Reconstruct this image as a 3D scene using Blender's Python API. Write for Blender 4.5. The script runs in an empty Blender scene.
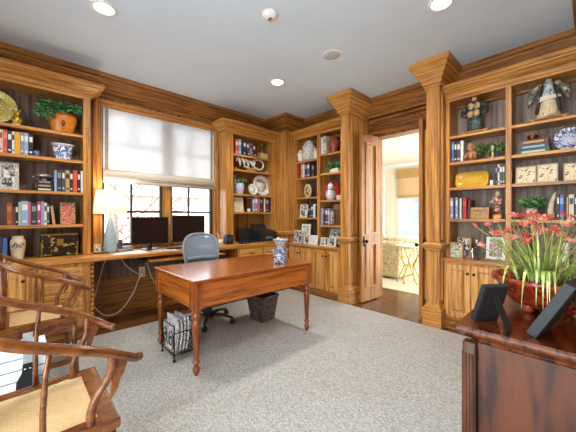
import bpy, bmesh, math, random
from mathutils import Vector, Matrix
random.seed(7)
S = bpy.context.scene
C = S.collection
PI = math.pi
# ---------------------------------------------------------------- viewing geometry (eye at 1.29 m in the room's corner)
EYE = 1.29; FPX = 286.6; YAW = 0.8121; HZ = 215.0
FW = (math.cos(YAW), math.sin(YAW)); RT = (math.sin(YAW), -math.cos(YAW))
def ray(px): k = (px - 288) / FPX; return FW[0] + RT[0]*k, FW[1] + RT[1]*k
def on_x(px, py, x): a, b = ray(px); t = x/a; return Vector((x, t*b, EYE + t*(HZ-py)/FPX))
def on_y(px, py, y): a, b = ray(px); t = y/b; return Vector((t*a, y, EYE + t*(HZ-py)/FPX))
def on_z(px, py, z): t = (z-EYE)*FPX/(HZ-py); a, b = ray(px); return Vector((t*a, t*b, z))
# ---------------------------------------------------------------- materials
def lin(c):
    if isinstance(c, str):
        c = [int(c[i:i+2], 16)/255 for i in (0, 2, 4)]
    return tuple(x/12.92 if x <= .04045 else ((x+.055)/1.055)**2.4 for x in c) + (1,)
def shade(c, k): return tuple(min(1, x*k) for x in c[:3]) + (1,)
_m = {}
def newmat(name):
    m = bpy.data.materials.new(name); m.use_nodes = True
    nt = m.node_tree; return m, nt, nt.nodes['Principled BSDF']
def noise(nt, scale, detail=4, sc=(1,1,1), coord='Object', dist=0):
    tc = nt.nodes.new('ShaderNodeTexCoord'); mp = nt.nodes.new('ShaderNodeMapping')
    mp.inputs['Scale'].default_value = sc
    n = nt.nodes.new('ShaderNodeTexNoise'); n.inputs['Scale'].default_value = scale; n.inputs['Detail'].default_value = detail
    n.inputs['Distortion'].default_value = dist
    nt.links.new(tc.outputs[coord], mp.inputs['Vector']); nt.links.new(mp.outputs[0], n.inputs['Vector'])
    return n, mp
def ramp(nt, src, stops, interp='LINEAR'):
    r = nt.nodes.new('ShaderNodeValToRGB'); r.color_ramp.interpolation = interp
    el = r.color_ramp.elements
    while len(el) > len(stops): el.remove(el[-1])
    for i, (p, c) in enumerate(stops):
        e = el[i] if i < len(el) else el.new(p)
        e.position = p; e.color = c
    nt.links.new(src, r.inputs['Fac']); return r
def bump(nt, b, src, strength=.2, dist=.01):
    bn = nt.nodes.new('ShaderNodeBump'); bn.inputs['Strength'].default_value = strength; bn.inputs['Distance'].default_value = dist
    nt.links.new(src, bn.inputs['Height']); nt.links.new(bn.outputs[0], b.inputs['Normal'])
def mat(col, rough=.5, metal=0, var=.12, scale=30, bmp=0, sc=(1,1,1), coat=0):
    key = (col, rough, metal, var, scale, bmp, sc, coat)
    if key in _m: return _m[key]
    m, nt, b = newmat('finish_' + str(len(_m)))
    c = lin(col)
    n, _ = noise(nt, scale, 3, sc)
    r = ramp(nt, n.outputs['Fac'], [(.3, shade(c, 1-var)), (.7, shade(c, 1+var))])
    nt.links.new(r.outputs[0], b.inputs['Base Color'])
    b.inputs['Roughness'].default_value = rough; b.inputs['Metallic'].default_value = metal
    b.inputs['Coat Weight'].default_value = coat
    if bmp: bump(nt, b, n.outputs['Fac'], bmp, .004)
    _m[key] = m; return m
def patch(cols, scale=40, rough=.35, key=None, detail=3, sc=(1,1,1), dist=.6, metal=0):
    k = ('patch', tuple(cols), scale, rough, detail, sc, metal)
    if k in _m: return _m[k]
    m, nt, b = newmat('pattern_' + str(len(_m)))
    n, _ = noise(nt, scale, detail, sc, dist=dist)
    N = len(cols); st = [(.34 + .3*i/N if i else 0, lin(c)) for i, c in enumerate(cols)]
    r = ramp(nt, n.outputs['Fac'], st, 'CONSTANT')
    nt.links.new(r.outputs[0], b.inputs['Base Color']); b.inputs['Roughness'].default_value = rough
    b.inputs['Metallic'].default_value = metal
    _m[k] = m; return m
def wood(name, dark, light, sc, rough=.38, fine=.35, coat=.15, scale=1.0):
    m, nt, b = newmat(name)
    n, mp = noise(nt, scale, 6, sc, dist=.35)
    n2, _ = noise(nt, scale*4, 4, sc, dist=.2)
    mx = nt.nodes.new('ShaderNodeMath'); mx.operation = 'MULTIPLY_ADD'; mx.inputs[1].default_value = fine
    nt.links.new(n2.outputs['Fac'], mx.inputs[0]); nt.links.new(n.outputs['Fac'], mx.inputs[2])
    lo, hi = .40+fine*.42, .58+fine*.58
    mid = tuple((a+b_)/2 for a, b_ in zip(lin(dark), lin(light)))
    r = ramp(nt, mx.outputs[0], [(lo, lin(dark)), ((lo+hi)/2-.02, mid), (hi, lin(light))])
    nt.links.new(r.outputs[0], b.inputs['Base Color'])
    b.inputs['Roughness'].default_value = rough; b.inputs['Coat Weight'].default_value = coat; b.inputs['Coat Roughness'].default_value = .25
    bump(nt, b, mx.outputs[0], .06, .003)
    return m
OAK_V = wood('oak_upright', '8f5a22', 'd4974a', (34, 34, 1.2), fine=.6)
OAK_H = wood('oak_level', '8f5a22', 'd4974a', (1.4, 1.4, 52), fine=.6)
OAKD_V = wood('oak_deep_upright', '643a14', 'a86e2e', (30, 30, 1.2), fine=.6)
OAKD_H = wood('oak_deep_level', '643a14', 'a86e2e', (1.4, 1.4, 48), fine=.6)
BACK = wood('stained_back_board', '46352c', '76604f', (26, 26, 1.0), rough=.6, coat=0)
BACKB = wood('lit_back_board', '6c5e54', '9a8879', (26, 26, 1.0), rough=.55, coat=0)  # paler copy of BACK; light reflected on the right boards put into colour
DESKW = wood('desk_cherry', '8a440f', 'bd6c28', (1.6, 26, 26), rough=.2, coat=.7)
DESKY = wood('desk_cherry_side', '8a440f', 'bd6c28', (26, 1.6, 26), rough=.25, coat=.4)
DESKV = wood('desk_cherry_upright', '6e3210', 'a15824', (24, 24, 2.0), rough=.25, coat=.4)
DRESSW = wood('dresser_mahogany', '2e1206', '612f11', (10, 10, 1.6), rough=.5, coat=0)
DRESST = wood('dresser_top_mahogany', '381406', '733a16', (5, 26, 18), rough=.16, coat=.5)
ROSE = wood('armchair_hardwood', '5e3112', '834d1f', (14, 30, 30), rough=.22, coat=.35, fine=.3)
OAKC_V = wood('oak_pale_upright', 'a86c2a', 'e6b064', (36, 36, 1.2), fine=.6)
OAKC_H = wood('oak_pale_level', 'a86c2a', 'e6b064', (1.4, 1.4, 54), fine=.6)
DOORW = wood('door_oak', '8a5218', 'c2843c', (32, 32, 1.2), fine=.6)
def floor_mat():
    m, nt, b = newmat('floor_planks')
    tc = nt.nodes.new('ShaderNodeTexCoord'); mp = nt.nodes.new('ShaderNodeMapping'); mp.inputs['Rotation'].default_value = (0, 0, 0)
    br = nt.nodes.new('ShaderNodeTexBrick'); br.inputs['Scale'].default_value = 1; br.offset = .37
    br.inputs['Brick Width'].default_value = 1.3; br.inputs['Row Height'].default_value = .085; br.inputs['Mortar Size'].default_value = .0015
    br.inputs['Color1'].default_value = lin('5c371e'); br.inputs['Color2'].default_value = lin('7c4f2c'); br.inputs['Mortar'].default_value = lin('2a160a')
    nt.links.new(tc.outputs['Object'], mp.inputs[0]); nt.links.new(mp.outputs[0], br.inputs['Vector'])
    n, _ = noise(nt, 1, 6, (2, 40, 1), dist=1)
    mi = nt.nodes.new('ShaderNodeMixRGB'); mi.blend_type = 'MULTIPLY'; mi.inputs[0].default_value = .7
    r = ramp(nt, n.outputs['Fac'], [(.35, (.45, .4, .38, 1)), (.65, (1.1, 1.1, 1.1, 1))])
    nt.links.new(br.outputs['Color'], mi.inputs[1]); nt.links.new(r.outputs[0], mi.inputs[2]); nt.links.new(mi.outputs[0], b.inputs['Base Color'])
    b.inputs['Roughness'].default_value = .22; return m
FLOORW = floor_mat()
def carpet_mat():
    m, nt, b = newmat('woven_carpet')
    tc = nt.nodes.new('ShaderNodeTexCoord'); mp = nt.nodes.new('ShaderNodeMapping'); mp.inputs['Rotation'].default_value = (0, 0, .78); mp.inputs['Scale'].default_value = (1, .62, 1)
    v = nt.nodes.new('ShaderNodeTexVoronoi'); v.inputs['Scale'].default_value = 78; v.inputs['Randomness'].default_value = .55
    nt.links.new(tc.outputs['Object'], mp.inputs[0]); nt.links.new(mp.outputs[0], v.inputs['Vector'])
    r = ramp(nt, v.outputs['Distance'], [(.15, lin('d6d8d6')), (.8, lin('a0a29f'))])
    n, _ = noise(nt, 1.5, 3)
    r2 = ramp(nt, n.outputs['Fac'], [(.3, (.93, .93, .92, 1)), (.7, (1, 1, 1, 1))])
    mi = nt.nodes.new('ShaderNodeMixRGB'); mi.blend_type = 'MULTIPLY'; mi.inputs[0].default_value = 1
    nt.links.new(r.outputs[0], mi.inputs[1]); nt.links.new(r2.outputs[0], mi.inputs[2]); nt.links.new(mi.outputs[0], b.inputs['Base Color'])
    b.inputs['Roughness'].default_value = .95
    inv = nt.nodes.new('ShaderNodeMath'); inv.operation = 'SUBTRACT'; inv.inputs[0].default_value = 1; nt.links.new(v.outputs['Distance'], inv.inputs[1])
    bump(nt, b, inv.outputs[0], .6, .012); return m
CARPET = carpet_mat()
def weave_mat(name, c1, c2, scale, rough=.7, mortar=None):
    m, nt, b = newmat(name)
    tc = nt.nodes.new('ShaderNodeTexCoord'); ck = nt.nodes.new('ShaderNodeTexBrick')
    ck.inputs['Scale'].default_value = scale; ck.inputs['Color1'].default_value = lin(c1); ck.inputs['Color2'].default_value = lin(c2)
    ck.inputs['Mortar'].default_value = lin(mortar or c2); ck.inputs['Mortar Size'].default_value = .05
    nt.links.new(tc.outputs['Object'], ck.inputs['Vector']); nt.links.new(ck.outputs['Color'], b.inputs['Base Color'])
    b.inputs['Roughness'].default_value = rough; bump(nt, b, ck.outputs['Fac'], -.4, .004); return m
CANE = weave_mat('woven_cane', 'ead3a6', 'dfc28c', 40, .55, 'bd9760')
def emit(name, col, st):
    m, nt, b = newmat(name)
    b.inputs['Base Color'].default_value = lin(col); b.inputs['Emission Color'].default_value = lin(col); b.inputs['Emission Strength'].default_value = st; return m
def fabric_translucent(name, col, trans=.5):
    m, nt, b = newmat(name)
    n, _ = noise(nt, 60, 4, (1, 1, 6))
    r = ramp(nt, n.outputs['Fac'], [(.3, shade(lin(col), .9)), (.7, lin(col))])
    nt.links.new(r.outputs[0], b.inputs['Base Color']); b.inputs['Roughness'].default_value = .9
    tr = nt.nodes.new('ShaderNodeBsdfTranslucent'); nt.links.new(r.outputs[0], tr.inputs['Color'])
    mx = nt.nodes.new('ShaderNodeMixShader'); mx.inputs[0].default_value = trans
    out = nt.nodes['Material Output']
    nt.links.new(b.outputs[0], mx.inputs[1]); nt.links.new(tr.outputs[0], mx.inputs[2]); nt.links.new(mx.outputs[0], out.inputs['Surface']); return m
def glass_mat(name='clear_pane', refl=1.45):
    m, nt, b = newmat(name)
    tr = nt.nodes.new('ShaderNodeBsdfTransparent'); gl = nt.nodes.new('ShaderNodeBsdfGlossy'); gl.inputs['Roughness'].default_value = .02
    fr = nt.nodes.new('ShaderNodeFresnel'); fr.inputs['IOR'].default_value = refl
    mx = nt.nodes.new('ShaderNodeMixShader'); nt.links.new(fr.outputs[0], mx.inputs[0])
    nt.links.new(tr.outputs[0], mx.inputs[1]); nt.links.new(gl.outputs[0], mx.inputs[2]); nt.links.new(mx.outputs[0], nt.nodes['Material Output'].inputs['Surface']); return m
GLASS = glass_mat()
def mesh_back_mat():
    m, nt, b = newmat('chair_mesh_fabric')
    n, _ = noise(nt, 240, 2)
    r = ramp(nt, n.outputs['Fac'], [(.3, lin('66788a')), (.7, lin('8ea0b2'))]); nt.links.new(r.outputs[0], b.inputs['Base Color']); b.inputs['Roughness'].default_value = .6
    tr = nt.nodes.new('ShaderNodeBsdfTransparent'); mx = nt.nodes.new('ShaderNodeMixShader'); mx.inputs[0].default_value = .12
    nt.links.new(b.outputs[0], mx.inputs[1]); nt.links.new(tr.outputs[0], mx.inputs[2]); nt.links.new(mx.outputs[0], nt.nodes['Material Output'].inputs['Surface']); return m
CEIL = mat('d6e6f2', .9, var=.02, scale=3)
BLACK = mat('17181b', .4, var=.15)
IRON = mat('1d1b1a', .45, .6)
WHITE = mat('ecebe6', .4, var=.04)
PAPER = mat('e9e3d2', .8, var=.06, scale=90, sc=(1, 1, 6))
BRASS = mat('b08d3e', .35, .9)
GOLD = mat('c9a544', .35, .75, var=.3, scale=60)
CHROME = mat('c4c6c8', .2, 1, var=.05)
BLUEW = patch(['e8ebee', '34508c', '7f96c0', 'e4e8ee'], 24, .2)
BLUEW2 = patch(['e9ecef', '5c78b0', 'e6eaf0'], 120, .2)
LEAF = patch(['1f5029', '3d8546', '7cba7c', '2a6234'], 32, .5)
LEAF2 = patch(['2c4a20', '4c7434', '7a9a58', '3a5d2a'], 30, .5)
STRAP = patch(['90ac54', 'b4c86c', 'd6da94', '9cb85c'], 14, .45)
# ---------------------------------------------------------------- mesh builder
def smooth_from(bm, n0):
    bm.faces.ensure_lookup_table()
    for f in bm.faces[n0:]: f.smooth = True
class MB:
    def __init__(s): s.bm = bmesh.new()
    def quad8(s, p):
        v = [s.bm.verts.new(q) for q in p]
        for f in ((0,3,2,1), (4,5,6,7), (0,1,5,4), (1,2,6,5), (2,3,7,6), (3,0,4,7)): s.bm.faces.new([v[i] for i in f])
        return v
    def box(s, x0, x1, y0, y1, z0, z1, bev=0):
        x0, x1 = min(x0, x1), max(x0, x1); y0, y1 = min(y0, y1), max(y0, y1)
        v = s.quad8([(x0,y0,z0), (x1,y0,z0), (x1,y1,z0), (x0,y1,z0), (x0,y0,z1), (x1,y0,z1), (x1,y1,z1), (x0,y1,z1)])
        if bev:
            es = set(e for q in v for e in q.link_edges)
            bmesh.ops.bevel(s.bm, geom=list(es), offset=bev, segments=2, profile=.5, affect='EDGES')
        return s
    def cbox(s, c, d, bev=0): return s.box(c[0]-d[0]/2, c[0]+d[0]/2, c[1]-d[1]/2, c[1]+d[1]/2, c[2]-d[2]/2, c[2]+d[2]/2, bev)
    def loft(s, rings, closed=True, cap=True, smooth=True, loop=False):
        n0 = len(s.bm.faces)
        R = [[s.bm.verts.new(p) for p in r] for r in rings]
        k = len(R[0]); seq = list(range(len(R)-1)) + ([len(R)-1] if loop else [])
        for i in seq:
            a, b = R[i], R[(i+1) % len(R)]
            for j in range(k if closed else k-1):
                q = [a[j], a[(j+1) % k], b[(j+1) % k], b[j]]
                try: s.bm.faces.new(q)
                except ValueError: pass
        if smooth: smooth_from(s.bm, n0)
        if cap and closed and not loop:
            for r in (R[0][::-1], R[-1]):
                try: s.bm.faces.new(r)
                except ValueError: pass
        return s
    def lathe(s, prof, c=(0,0,0), seg=24, axis='z', cap=True, sx=1, sy=1):
        rings = []
        for r, h in prof:
            r = max(r, 1e-4); ring = []
            for i in range(seg):
                a = 2*PI*i/seg; p = (r*math.cos(a)*sx, r*math.sin(a)*sy, h)
                if axis == 'y': p = (p[0], h, p[1])
                elif axis == 'x': p = (h, p[0], p[1])
                ring.append((c[0]+p[0], c[1]+p[1], c[2]+p[2]))
            rings.append(ring)
        return s.loft(rings, cap=cap)
    def tube(s, pts, r, seg=8, cap=True, flat=1.0, loop=False):
        P = [Vector(p) for p in pts]; n = len(P)
        rr = r if isinstance(r, (list, tuple)) else [r]*n
        rings = []; up = None
        for i in range(n):
            if loop: t = (P[(i+1) % n]-P[i-1]).normalized()
            else: t = (P[min(i+1, n-1)]-P[max(i-1, 0)]).normalized()
            if up is None:
                up = Vector((0, 0, 1)) if abs(t.z) < .9 else Vector((1, 0, 0))
            up = (up - t*up.dot(t)).normalized(); sd = t.cross(up)
            rings.append([P[i] + (sd*math.cos(2*PI*j/seg) + up*flat*math.sin(2*PI*j/seg))*rr[i] for j in range(seg)])
        return s.loft(rings, cap=cap, loop=loop)
    def ell(s, c, r, seg=16, rings=10):
        if not isinstance(r, (tuple, list)): r = (r, r, r)
        pr = [(math.sin(PI*i/rings), -math.cos(PI*i/rings)) for i in range(rings+1)]
        R = [[(c[0]+r[0]*max(a, 1e-3)*math.cos(2*PI*j/seg), c[1]+r[1]*max(a, 1e-3)*math.sin(2*PI*j/seg), c[2]+r[2]*h) for j in range(seg)] for a, h in pr]
        return s.loft(R)
    def sweep(s, path, prof, closed_prof=True, ends=True):
        P = [Vector((p[0], p[1])) for p in path]; n = len(P); rings = []
        nr = []
        for i in range(n-1):
            d = (P[i+1]-P[i]).normalized(); nr.append(Vector((d.y, -d.x)))
        for i in range(n):
            a = nr[max(i-1, 0)]; b = nr[min(i, n-2)]
            o = (a+b)/(1+a.dot(b))
            rings.append([(P[i].x+o.x*q[0], P[i].y+o.y*q[0], q[1]) for q in prof])
        return s.loft(rings, smooth=False)
    def ribbon(s, pts, w, side, fold=.0):
        a = []; n = len(pts); n0 = len(s.bm.faces); up = Vector((0, 0, 1))
        sd = Vector(side).normalized()
        for i, p in enumerate(pts):
            k = i/(n-1); ww = w*math.sin(PI*min(1, .25+.75*k)**1.0)*(1 if k < .98 else .1) if n > 2 else w
            p = Vector(p); a.append((s.bm.verts.new(p-sd*ww), s.bm.verts.new(p-up*fold*ww), s.bm.verts.new(p+sd*ww)))
        for i in range(n-1):
            s.bm.faces.new((a[i][0], a[i][1], a[i+1][1], a[i+1][0])); s.bm.faces.new((a[i][1], a[i][2], a[i+1][2], a[i+1][1]))
        smooth_from(s.bm, n0); return s
    def leaf(s, base, d, nrm, L, W):
        d = Vector(d).normalized(); nrm = Vector(nrm); sd = d.cross(nrm).normalized(); nn = sd.cross(d)
        b = Vector(base)
        v = [s.bm.verts.new(q) for q in (b, b+d*L*.35+sd*W-nn*L*.05, b+d*L*.45+nn*L*.08, b+d*L*.35-sd*W-nn*L*.05, b+d*L*.75+sd*W*.7-nn*L*.1, b+d*L*.75-sd*W*.7-nn*L*.1, b+d*L-nn*L*.18)]
        for f in ((0,1,2), (0,2,3), (1,4,2), (2,4,6), (2,6,5), (2,5,3)):
            s.bm.faces.new([v[i] for i in f])
        return s
    def done(s, name, m, parent=None, world=False, recalc=True):
        if recalc: bmesh.ops.recalc_face_normals(s.bm, faces=s.bm.faces[:])
        me = bpy.data.meshes.new(name)
        if world and parent is not None: s.bm.transform(parent.matrix_basis.inverted())
        s.bm.to_mesh(me); s.bm.free()
        me.materials.append(m)
        o = bpy.data.objects.new(name, me); C.objects.link(o)
        if parent is not None: o.parent = parent
        return o
def curve(pts, k=5):
    P = [Vector(p) for p in pts]; out = []
    for i in range(len(P)-1):
        p0, p1, p2, p3 = P[max(i-1, 0)], P[i], P[i+1], P[min(i+2, len(P)-1)]
        for j in range(k):
            s = j/k; out.append(.5*((2*p1)+(p2-p0)*s+(2*p0-5*p1+4*p2-p3)*s*s+(3*p1-p0-3*p2+p3)*s**3))
    return out+[P[-1]]
def rcurve(r, k=5):
    return [a+(b-a)*j/k for a, b in zip(r, r[1:]) for j in range(k)]+[r[-1]]
def tag(o, label, cat, group=None):
    o['label'] = label; o['category'] = cat
    if group: o['group'] = group
    return o
def thing(name, label, cat, loc=(0,0,0), rz=0, group=None):
    o = bpy.data.objects.new(name, None); C.objects.link(o); o.empty_display_size = .05
    o.location = loc; o.rotation_euler = (0, 0, rz)
    o.matrix_basis = Matrix.Translation(loc) @ Matrix.Rotation(rz, 4, 'Z')
    return tag(o, label, cat, group)
def base_to(o, loc, rz=0):
    """put a single-mesh thing's origin where it stands (mesh was made round its own base)"""
    o.matrix_basis = Matrix.Translation(loc) @ Matrix.Rotation(rz, 4, 'Z'); return o
def solo(mb, name, m, label, cat, loc=(0,0,0), rz=0, group=None): return tag(base_to(mb.done(name, m), loc, rz), label, cat, group)
def struct(o, label=None): o['kind'] = 'structure'; return o
def copy_tree(root, loc, rz, label, group=None):
    r = root.copy(); C.objects.link(r); r.matrix_basis = Matrix.Translation(loc) @ Matrix.Rotation(rz, 4, 'Z'); r['label'] = label
    if group: r['group'] = group
    for ch in list(root.children):
        c = ch.copy(); C.objects.link(c); c.parent = r
        for g in list(ch.children):
            d = g.copy(); C.objects.link(d); d.parent = c
    return r
# ---------------------------------------------------------------- room dimensions
YW, XW, HC = 4.25, 4.15, 3.05
class Frame:
    def __init__(s, kind): s.k = kind
    def pt(s, u, w, z): return (u, YW-w, z) if s.k == 'win' else ((XW-w, u, z) if s.k == 'door' else (u, -w, z))
    def box(s, mb, u0, u1, w0, w1, z0, z1, bev=0):
        a = s.pt(u0, w0, z0); b = s.pt(u1, w1, z1); return mb.box(a[0], b[0], a[1], b[1], z0, z1, bev)
    def raised(s, mb, u0, u1, z0, z1, w, lift=.01, ins=.02):
        r = [[s.pt(a, w, b) for a, b in ((u0,z0), (u1,z0), (u1,z1), (u0,z1))],
             [s.pt(a, w+lift, b) for a, b in ((u0+ins,z0+ins), (u1-ins,z0+ins), (u1-ins,z1-ins), (u0+ins,z1-ins))]]
        mb.loft(r, smooth=False)
    def pdoor(s, mb, u0, u1, z0, z1, w, st=.05, t=.022):
        """a framed door with a raised centre panel, its back at depth w"""
        st = min(st, (u1-u0)*.28, (z1-z0)*.3)
        s.box(mb, u0, u0+st, w, w+t, z0, z1); s.box(mb, u1-st, u1, w, w+t, z0, z1)
        s.box(mb, u0+st, u1-st, w, w+t, z0, z0+st); s.box(mb, u0+st, u1-st, w, w+t, z1-st, z1)
        s.box(mb, u0+st, u1-st, w, w+t*.35, z0+st, z1-st)
        s.raised(mb, u0+st+.006, u1-st-.006, z0+st+.006, z1-st-.006, w+t*.35, t*.55, min(.022, (z1-z0)*.12))
WIN, DOOR = Frame('win'), Frame('door')
CROWN = [(0, 2.79), (.012, 2.79), (.014, 2.825), (.028, 2.835), (.034, 2.86), (.062, 2.905), (.095, 2.955), (.104, 2.962), (.106, 2.985), (.13, 2.995), (.13, HC), (0, HC)]
CAPIT = [(0, 2.76), (.012, 2.76), (.016, 2.79), (.03, 2.80), (.04, 2.84), (.07, 2.895), (.105, 2.95), (.115, 2.958), (.118, 2.985), (.145, 2.998), (.145, HC), (0, HC)]
CORN = [(0, 2.645), (.018, 2.645), (.02, 2.685), (.035, 2.69), (.06, 2.715), (.09, 2.735), (.095, 2.745), (.118, 2.75), (.118, 2.785), (0, 2.785)]
WORLD, EXPO, CAN = 4.2, 1.1, 42
# ================================================================ the room shell
def shell(name, boxes, m):
    mb = MB()
    for b in boxes: mb.box(*b)
    return struct(mb.done(name, m))
shell('floor', [(-1.6, 4.78, -1.6, 4.4, -.13, -.012)], FLOORW)
shell('ceiling', [(-1.2, 4.31, -1.2, 4.40, HC, HC+.12)], CEIL)
WX0, WX1, WZ0, WZ1 = .776, 2.357, .86, 2.67
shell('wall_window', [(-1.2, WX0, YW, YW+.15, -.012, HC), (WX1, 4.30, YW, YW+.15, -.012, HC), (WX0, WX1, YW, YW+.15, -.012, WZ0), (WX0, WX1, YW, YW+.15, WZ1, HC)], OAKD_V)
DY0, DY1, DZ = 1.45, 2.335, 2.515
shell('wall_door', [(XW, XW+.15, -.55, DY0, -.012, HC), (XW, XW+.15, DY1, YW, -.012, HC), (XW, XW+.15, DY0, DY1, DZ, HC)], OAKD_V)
PLAST = mat('eadfc6', .85, var=.02, scale=3)
shell('wall_door_far_side', [(XW+.15, XW+.16, -.55, DY0-.08, -.012, 2.75), (XW+.15, XW+.16, DY1+.08, 4.47, -.012, 2.75), (XW+.15, XW+.16, DY0-.08, DY1+.08, DZ+.08, 2.75)], PLAST)
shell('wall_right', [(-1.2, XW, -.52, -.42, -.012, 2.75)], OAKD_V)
shell('wall_left_added', [(-1.3, -1.2, 1.6, 4.4, -.012, HC), (-1.3, -1.2, -.52, 1.6, 2.9, HC)], OAKD_V)  # unseen wall, added so daylight enters only through its opening
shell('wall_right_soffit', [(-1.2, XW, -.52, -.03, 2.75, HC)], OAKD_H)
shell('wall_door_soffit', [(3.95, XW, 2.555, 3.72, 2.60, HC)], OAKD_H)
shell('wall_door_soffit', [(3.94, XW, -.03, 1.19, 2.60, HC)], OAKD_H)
def molding(name, path, prof, m=OAKD_H): return struct(MB().sweep(path, prof).done(name, m))
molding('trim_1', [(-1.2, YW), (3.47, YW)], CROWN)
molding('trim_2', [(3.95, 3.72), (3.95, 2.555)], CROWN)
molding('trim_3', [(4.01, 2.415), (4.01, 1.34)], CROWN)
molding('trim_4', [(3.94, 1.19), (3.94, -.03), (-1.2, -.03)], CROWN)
# header above the doors: carved frieze and casing
hb = MB(); hb.box(4.095, XW, 1.34, 2.415, DZ+.03, 2.80); hb.box(4.01, XW, 1.34, 2.415, 2.80, HC)
hb.sweep([(4.095, 2.415), (4.095, 1.34)], [(0, 2.73), (.03, 2.735), (.045, 2.75), (.05, 2.775), (.03, 2.79), (0, 2.79)])
hb.sweep([(4.095, 2.415), (4.095, 1.34)], [(0, 2.535), (.02, 2.535), (.045, 2.55), (.05, 2.575), (.03, 2.60), (.02, 2.63), (0, 2.64)])
for i in range(36):
    y = 1.36 + i*.0295
    hb.ell((4.092, y, 2.685 + .012*math.sin(i*1.3)), (.012, .013, .03), 6, 4)
struct(hb.done('trim_5', OAKD_H))
jb = MB()                                             # door jambs and casings
for y0, y1 in ((DY0-.09, DY0), (DY1, DY1+.075)):
    jb.box(XW-.02, XW+.18, y0+(.004 if y0 == DY1 else 0)-(.008 if y0 == DY1 else 0), y1+(.004 if y1 == DY0 else 0), -.012, DZ+.09)
jb.box(XW-.02, XW+.18, DY0, DY1, DZ-.004, DZ+.09)
struct(jb.done('trim_6', OAKD_V))
# ---- carpet
solo(MB().box(-1.2, 3.475, -.41, 3.63, 0, .012), 'carpet', CARPET, 'pale grey-beige woven carpet covering the middle of the wooden floor', 'carpet', (0, 0, -.012))
# ---- window: casing, mullion, sashes
cs = MB(); hd = MB()
for a, b, lift in ((0, .045, .055), (.045, .09, .035)):
    x0, x1, z1 = .686+a, 2.40-a*.5, 2.74-a
    x2, x3, z2 = .686+b, 2.40-b*.5, 2.74-b
    cs.box(x0, x2, YW-lift, YW, .83, z1); cs.box(x3, x1, YW-lift, YW, .83, z1); hd.box(x2, x3, YW-lift, YW, z2, z1)
cs.box(WX0, WX0+.012, YW, YW+.13, WZ0, WZ1); cs.box(WX1-.012, WX1, YW, YW+.13, WZ0, WZ1); cs.box(WX0, WX1, YW, YW+.13, WZ1-.012, WZ1); cs.box(WX0, WX1, YW, YW+.15, WZ0, WZ0+.02)
struct(cs.done('trim_7', OAK_V)); struct(hd.done('trim_12', OAK_H))
w1 = struct(thing('window_1', 'oak window', 'window', (1.567, YW+.07, WZ0))); del w1['label']; del w1['category']
mu = MB(); mu.box(1.545, 1.655, YW+.01, YW+.12, WZ0, WZ1, .006)
mu.done('mullion', OAK_V, w1, True)
SASH = mat('3a3430', .5)
for x0, x1, xm in ((WX0+.012, 1.545, 1.139), (1.655, WX1-.012, 1.95)):
    sb = MB(); f = .035; y0, y1 = YW+.045, YW+.09
    sb.box(x0, x0+f, y0, y1, WZ0+.02, WZ1-.012); sb.box(x1-f, x1, y0, y1, WZ0+.02, WZ1-.012)
    sb.box(x0+f, x1-f, y0, y1, WZ0+.02, WZ0+.02+f); sb.box(x0+f, x1-f, y0, y1, WZ1-.012-f, WZ1-.012)
    sb.box(xm-.013, xm+.013, y0+.008, y1-.008, WZ0+.05, WZ1-.04)
    for z in (1.335, 1.79, 2.24): sb.box(x0+f, x1-f, y0+.006, y1-.006, z-.016, z+.016)
    s_ = sb.done('window_sash', SASH, w1, True)
    g = MB().box(x0+f, x1-f, y0+.02, y0+.024, WZ0+.05, WZ1-.04).done('window_pane', GLASS, None)
    g.data.transform(w1.matrix_basis.inverted()); g.parent = s_
# ================================================================ pillars
def pillar(y0, y1, x0, cap_path, panel_side, name='pillar'):
    t = struct(thing(name, '', '', (x0, (y0+y1)/2, -.012))); del t['label']; del t['category']
    sh = MB(); sh.box(x0, XW, y0, y1, -.012, 2.80)
    for a in (y0+.012, y1-.030):
        sh.box(x0-.006, x0, a, a+.018, .27, .87); sh.box(x0-.006, x0, a, a+.018, .985, 2.75)
    sh.done('shaft', OAK_V, t, True)
    ys = y0 if panel_side < 0 else y1
    pm = MB()
    for z0, z1 in ((.30, .86), (1.0, 2.72)):
        xa, xb = x0+.07, x0+.42; d = .012*panel_side; b = .028
        for bx in ((xa, xa+b, z0, z1), (xb-b, xb, z0, z1), (xa+b, xb-b, z0, z0+b), (xa+b, xb-b, z1-b, z1)):
            pm.box(bx[0], bx[1], ys, ys+d, bx[2], bx[3])
    pm.done('side_panel_molding', OAK_V, t, True)
    path = [(XW, y1), (x0, y1), (x0, y0), (XW, y0)]
    MB().sweep(path, [(0, -.012), (.03, -.012), (.03, .20), (.024, .215), (.012, .225), (.008, .25), (0, .25)]).done('base', OAK_H, t, True)
    MB().sweep(path, [(0, .875), (.012, .88), (.018, .90), (.036, .915), (.042, .935), (.042, .95), (.02, .955), (.014, .972), (0, .978)]).done('chair_rail', OAK_H, t, True)
    MB().sweep(cap_path, CAPIT).done('capital', OAK_H, t, True)
    return t
pillar(2.415, 2.555, 3.50, [(3.95, 2.555), (3.5, 2.555), (3.5, 2.415), (4.01, 2.415)], -1)
pillar(1.185, 1.33, 3.50, [(4.01, 1.33), (3.5, 1.33), (3.5, 1.185), (3.94, 1.185)], -1)
t = struct(thing('corner_pillar', '', '', (3.71, 3.98, -.012))); del t['label']; del t['category']
MB().box(3.47, 3.95, 3.72, YW, -.012, 2.82).box(3.95, XW, 3.72, YW, -.012, HC).done('shaft', OAK_V, t, True)
MB().sweep([(3.47, YW), (3.47, 3.72), (3.95, 3.72)], [(0, .92), (.012, .925), (.03, .945), (.036, .965), (.036, .98), (.014, .99), (0, 1.0)]).done('chair_rail', OAK_H, t, True)
MB().sweep([(3.47, YW), (3.47, 3.72), (3.95, 3.72)], [(a, b) for a, b in CROWN]).done('capital', OAKD_H, t, True)
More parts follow.
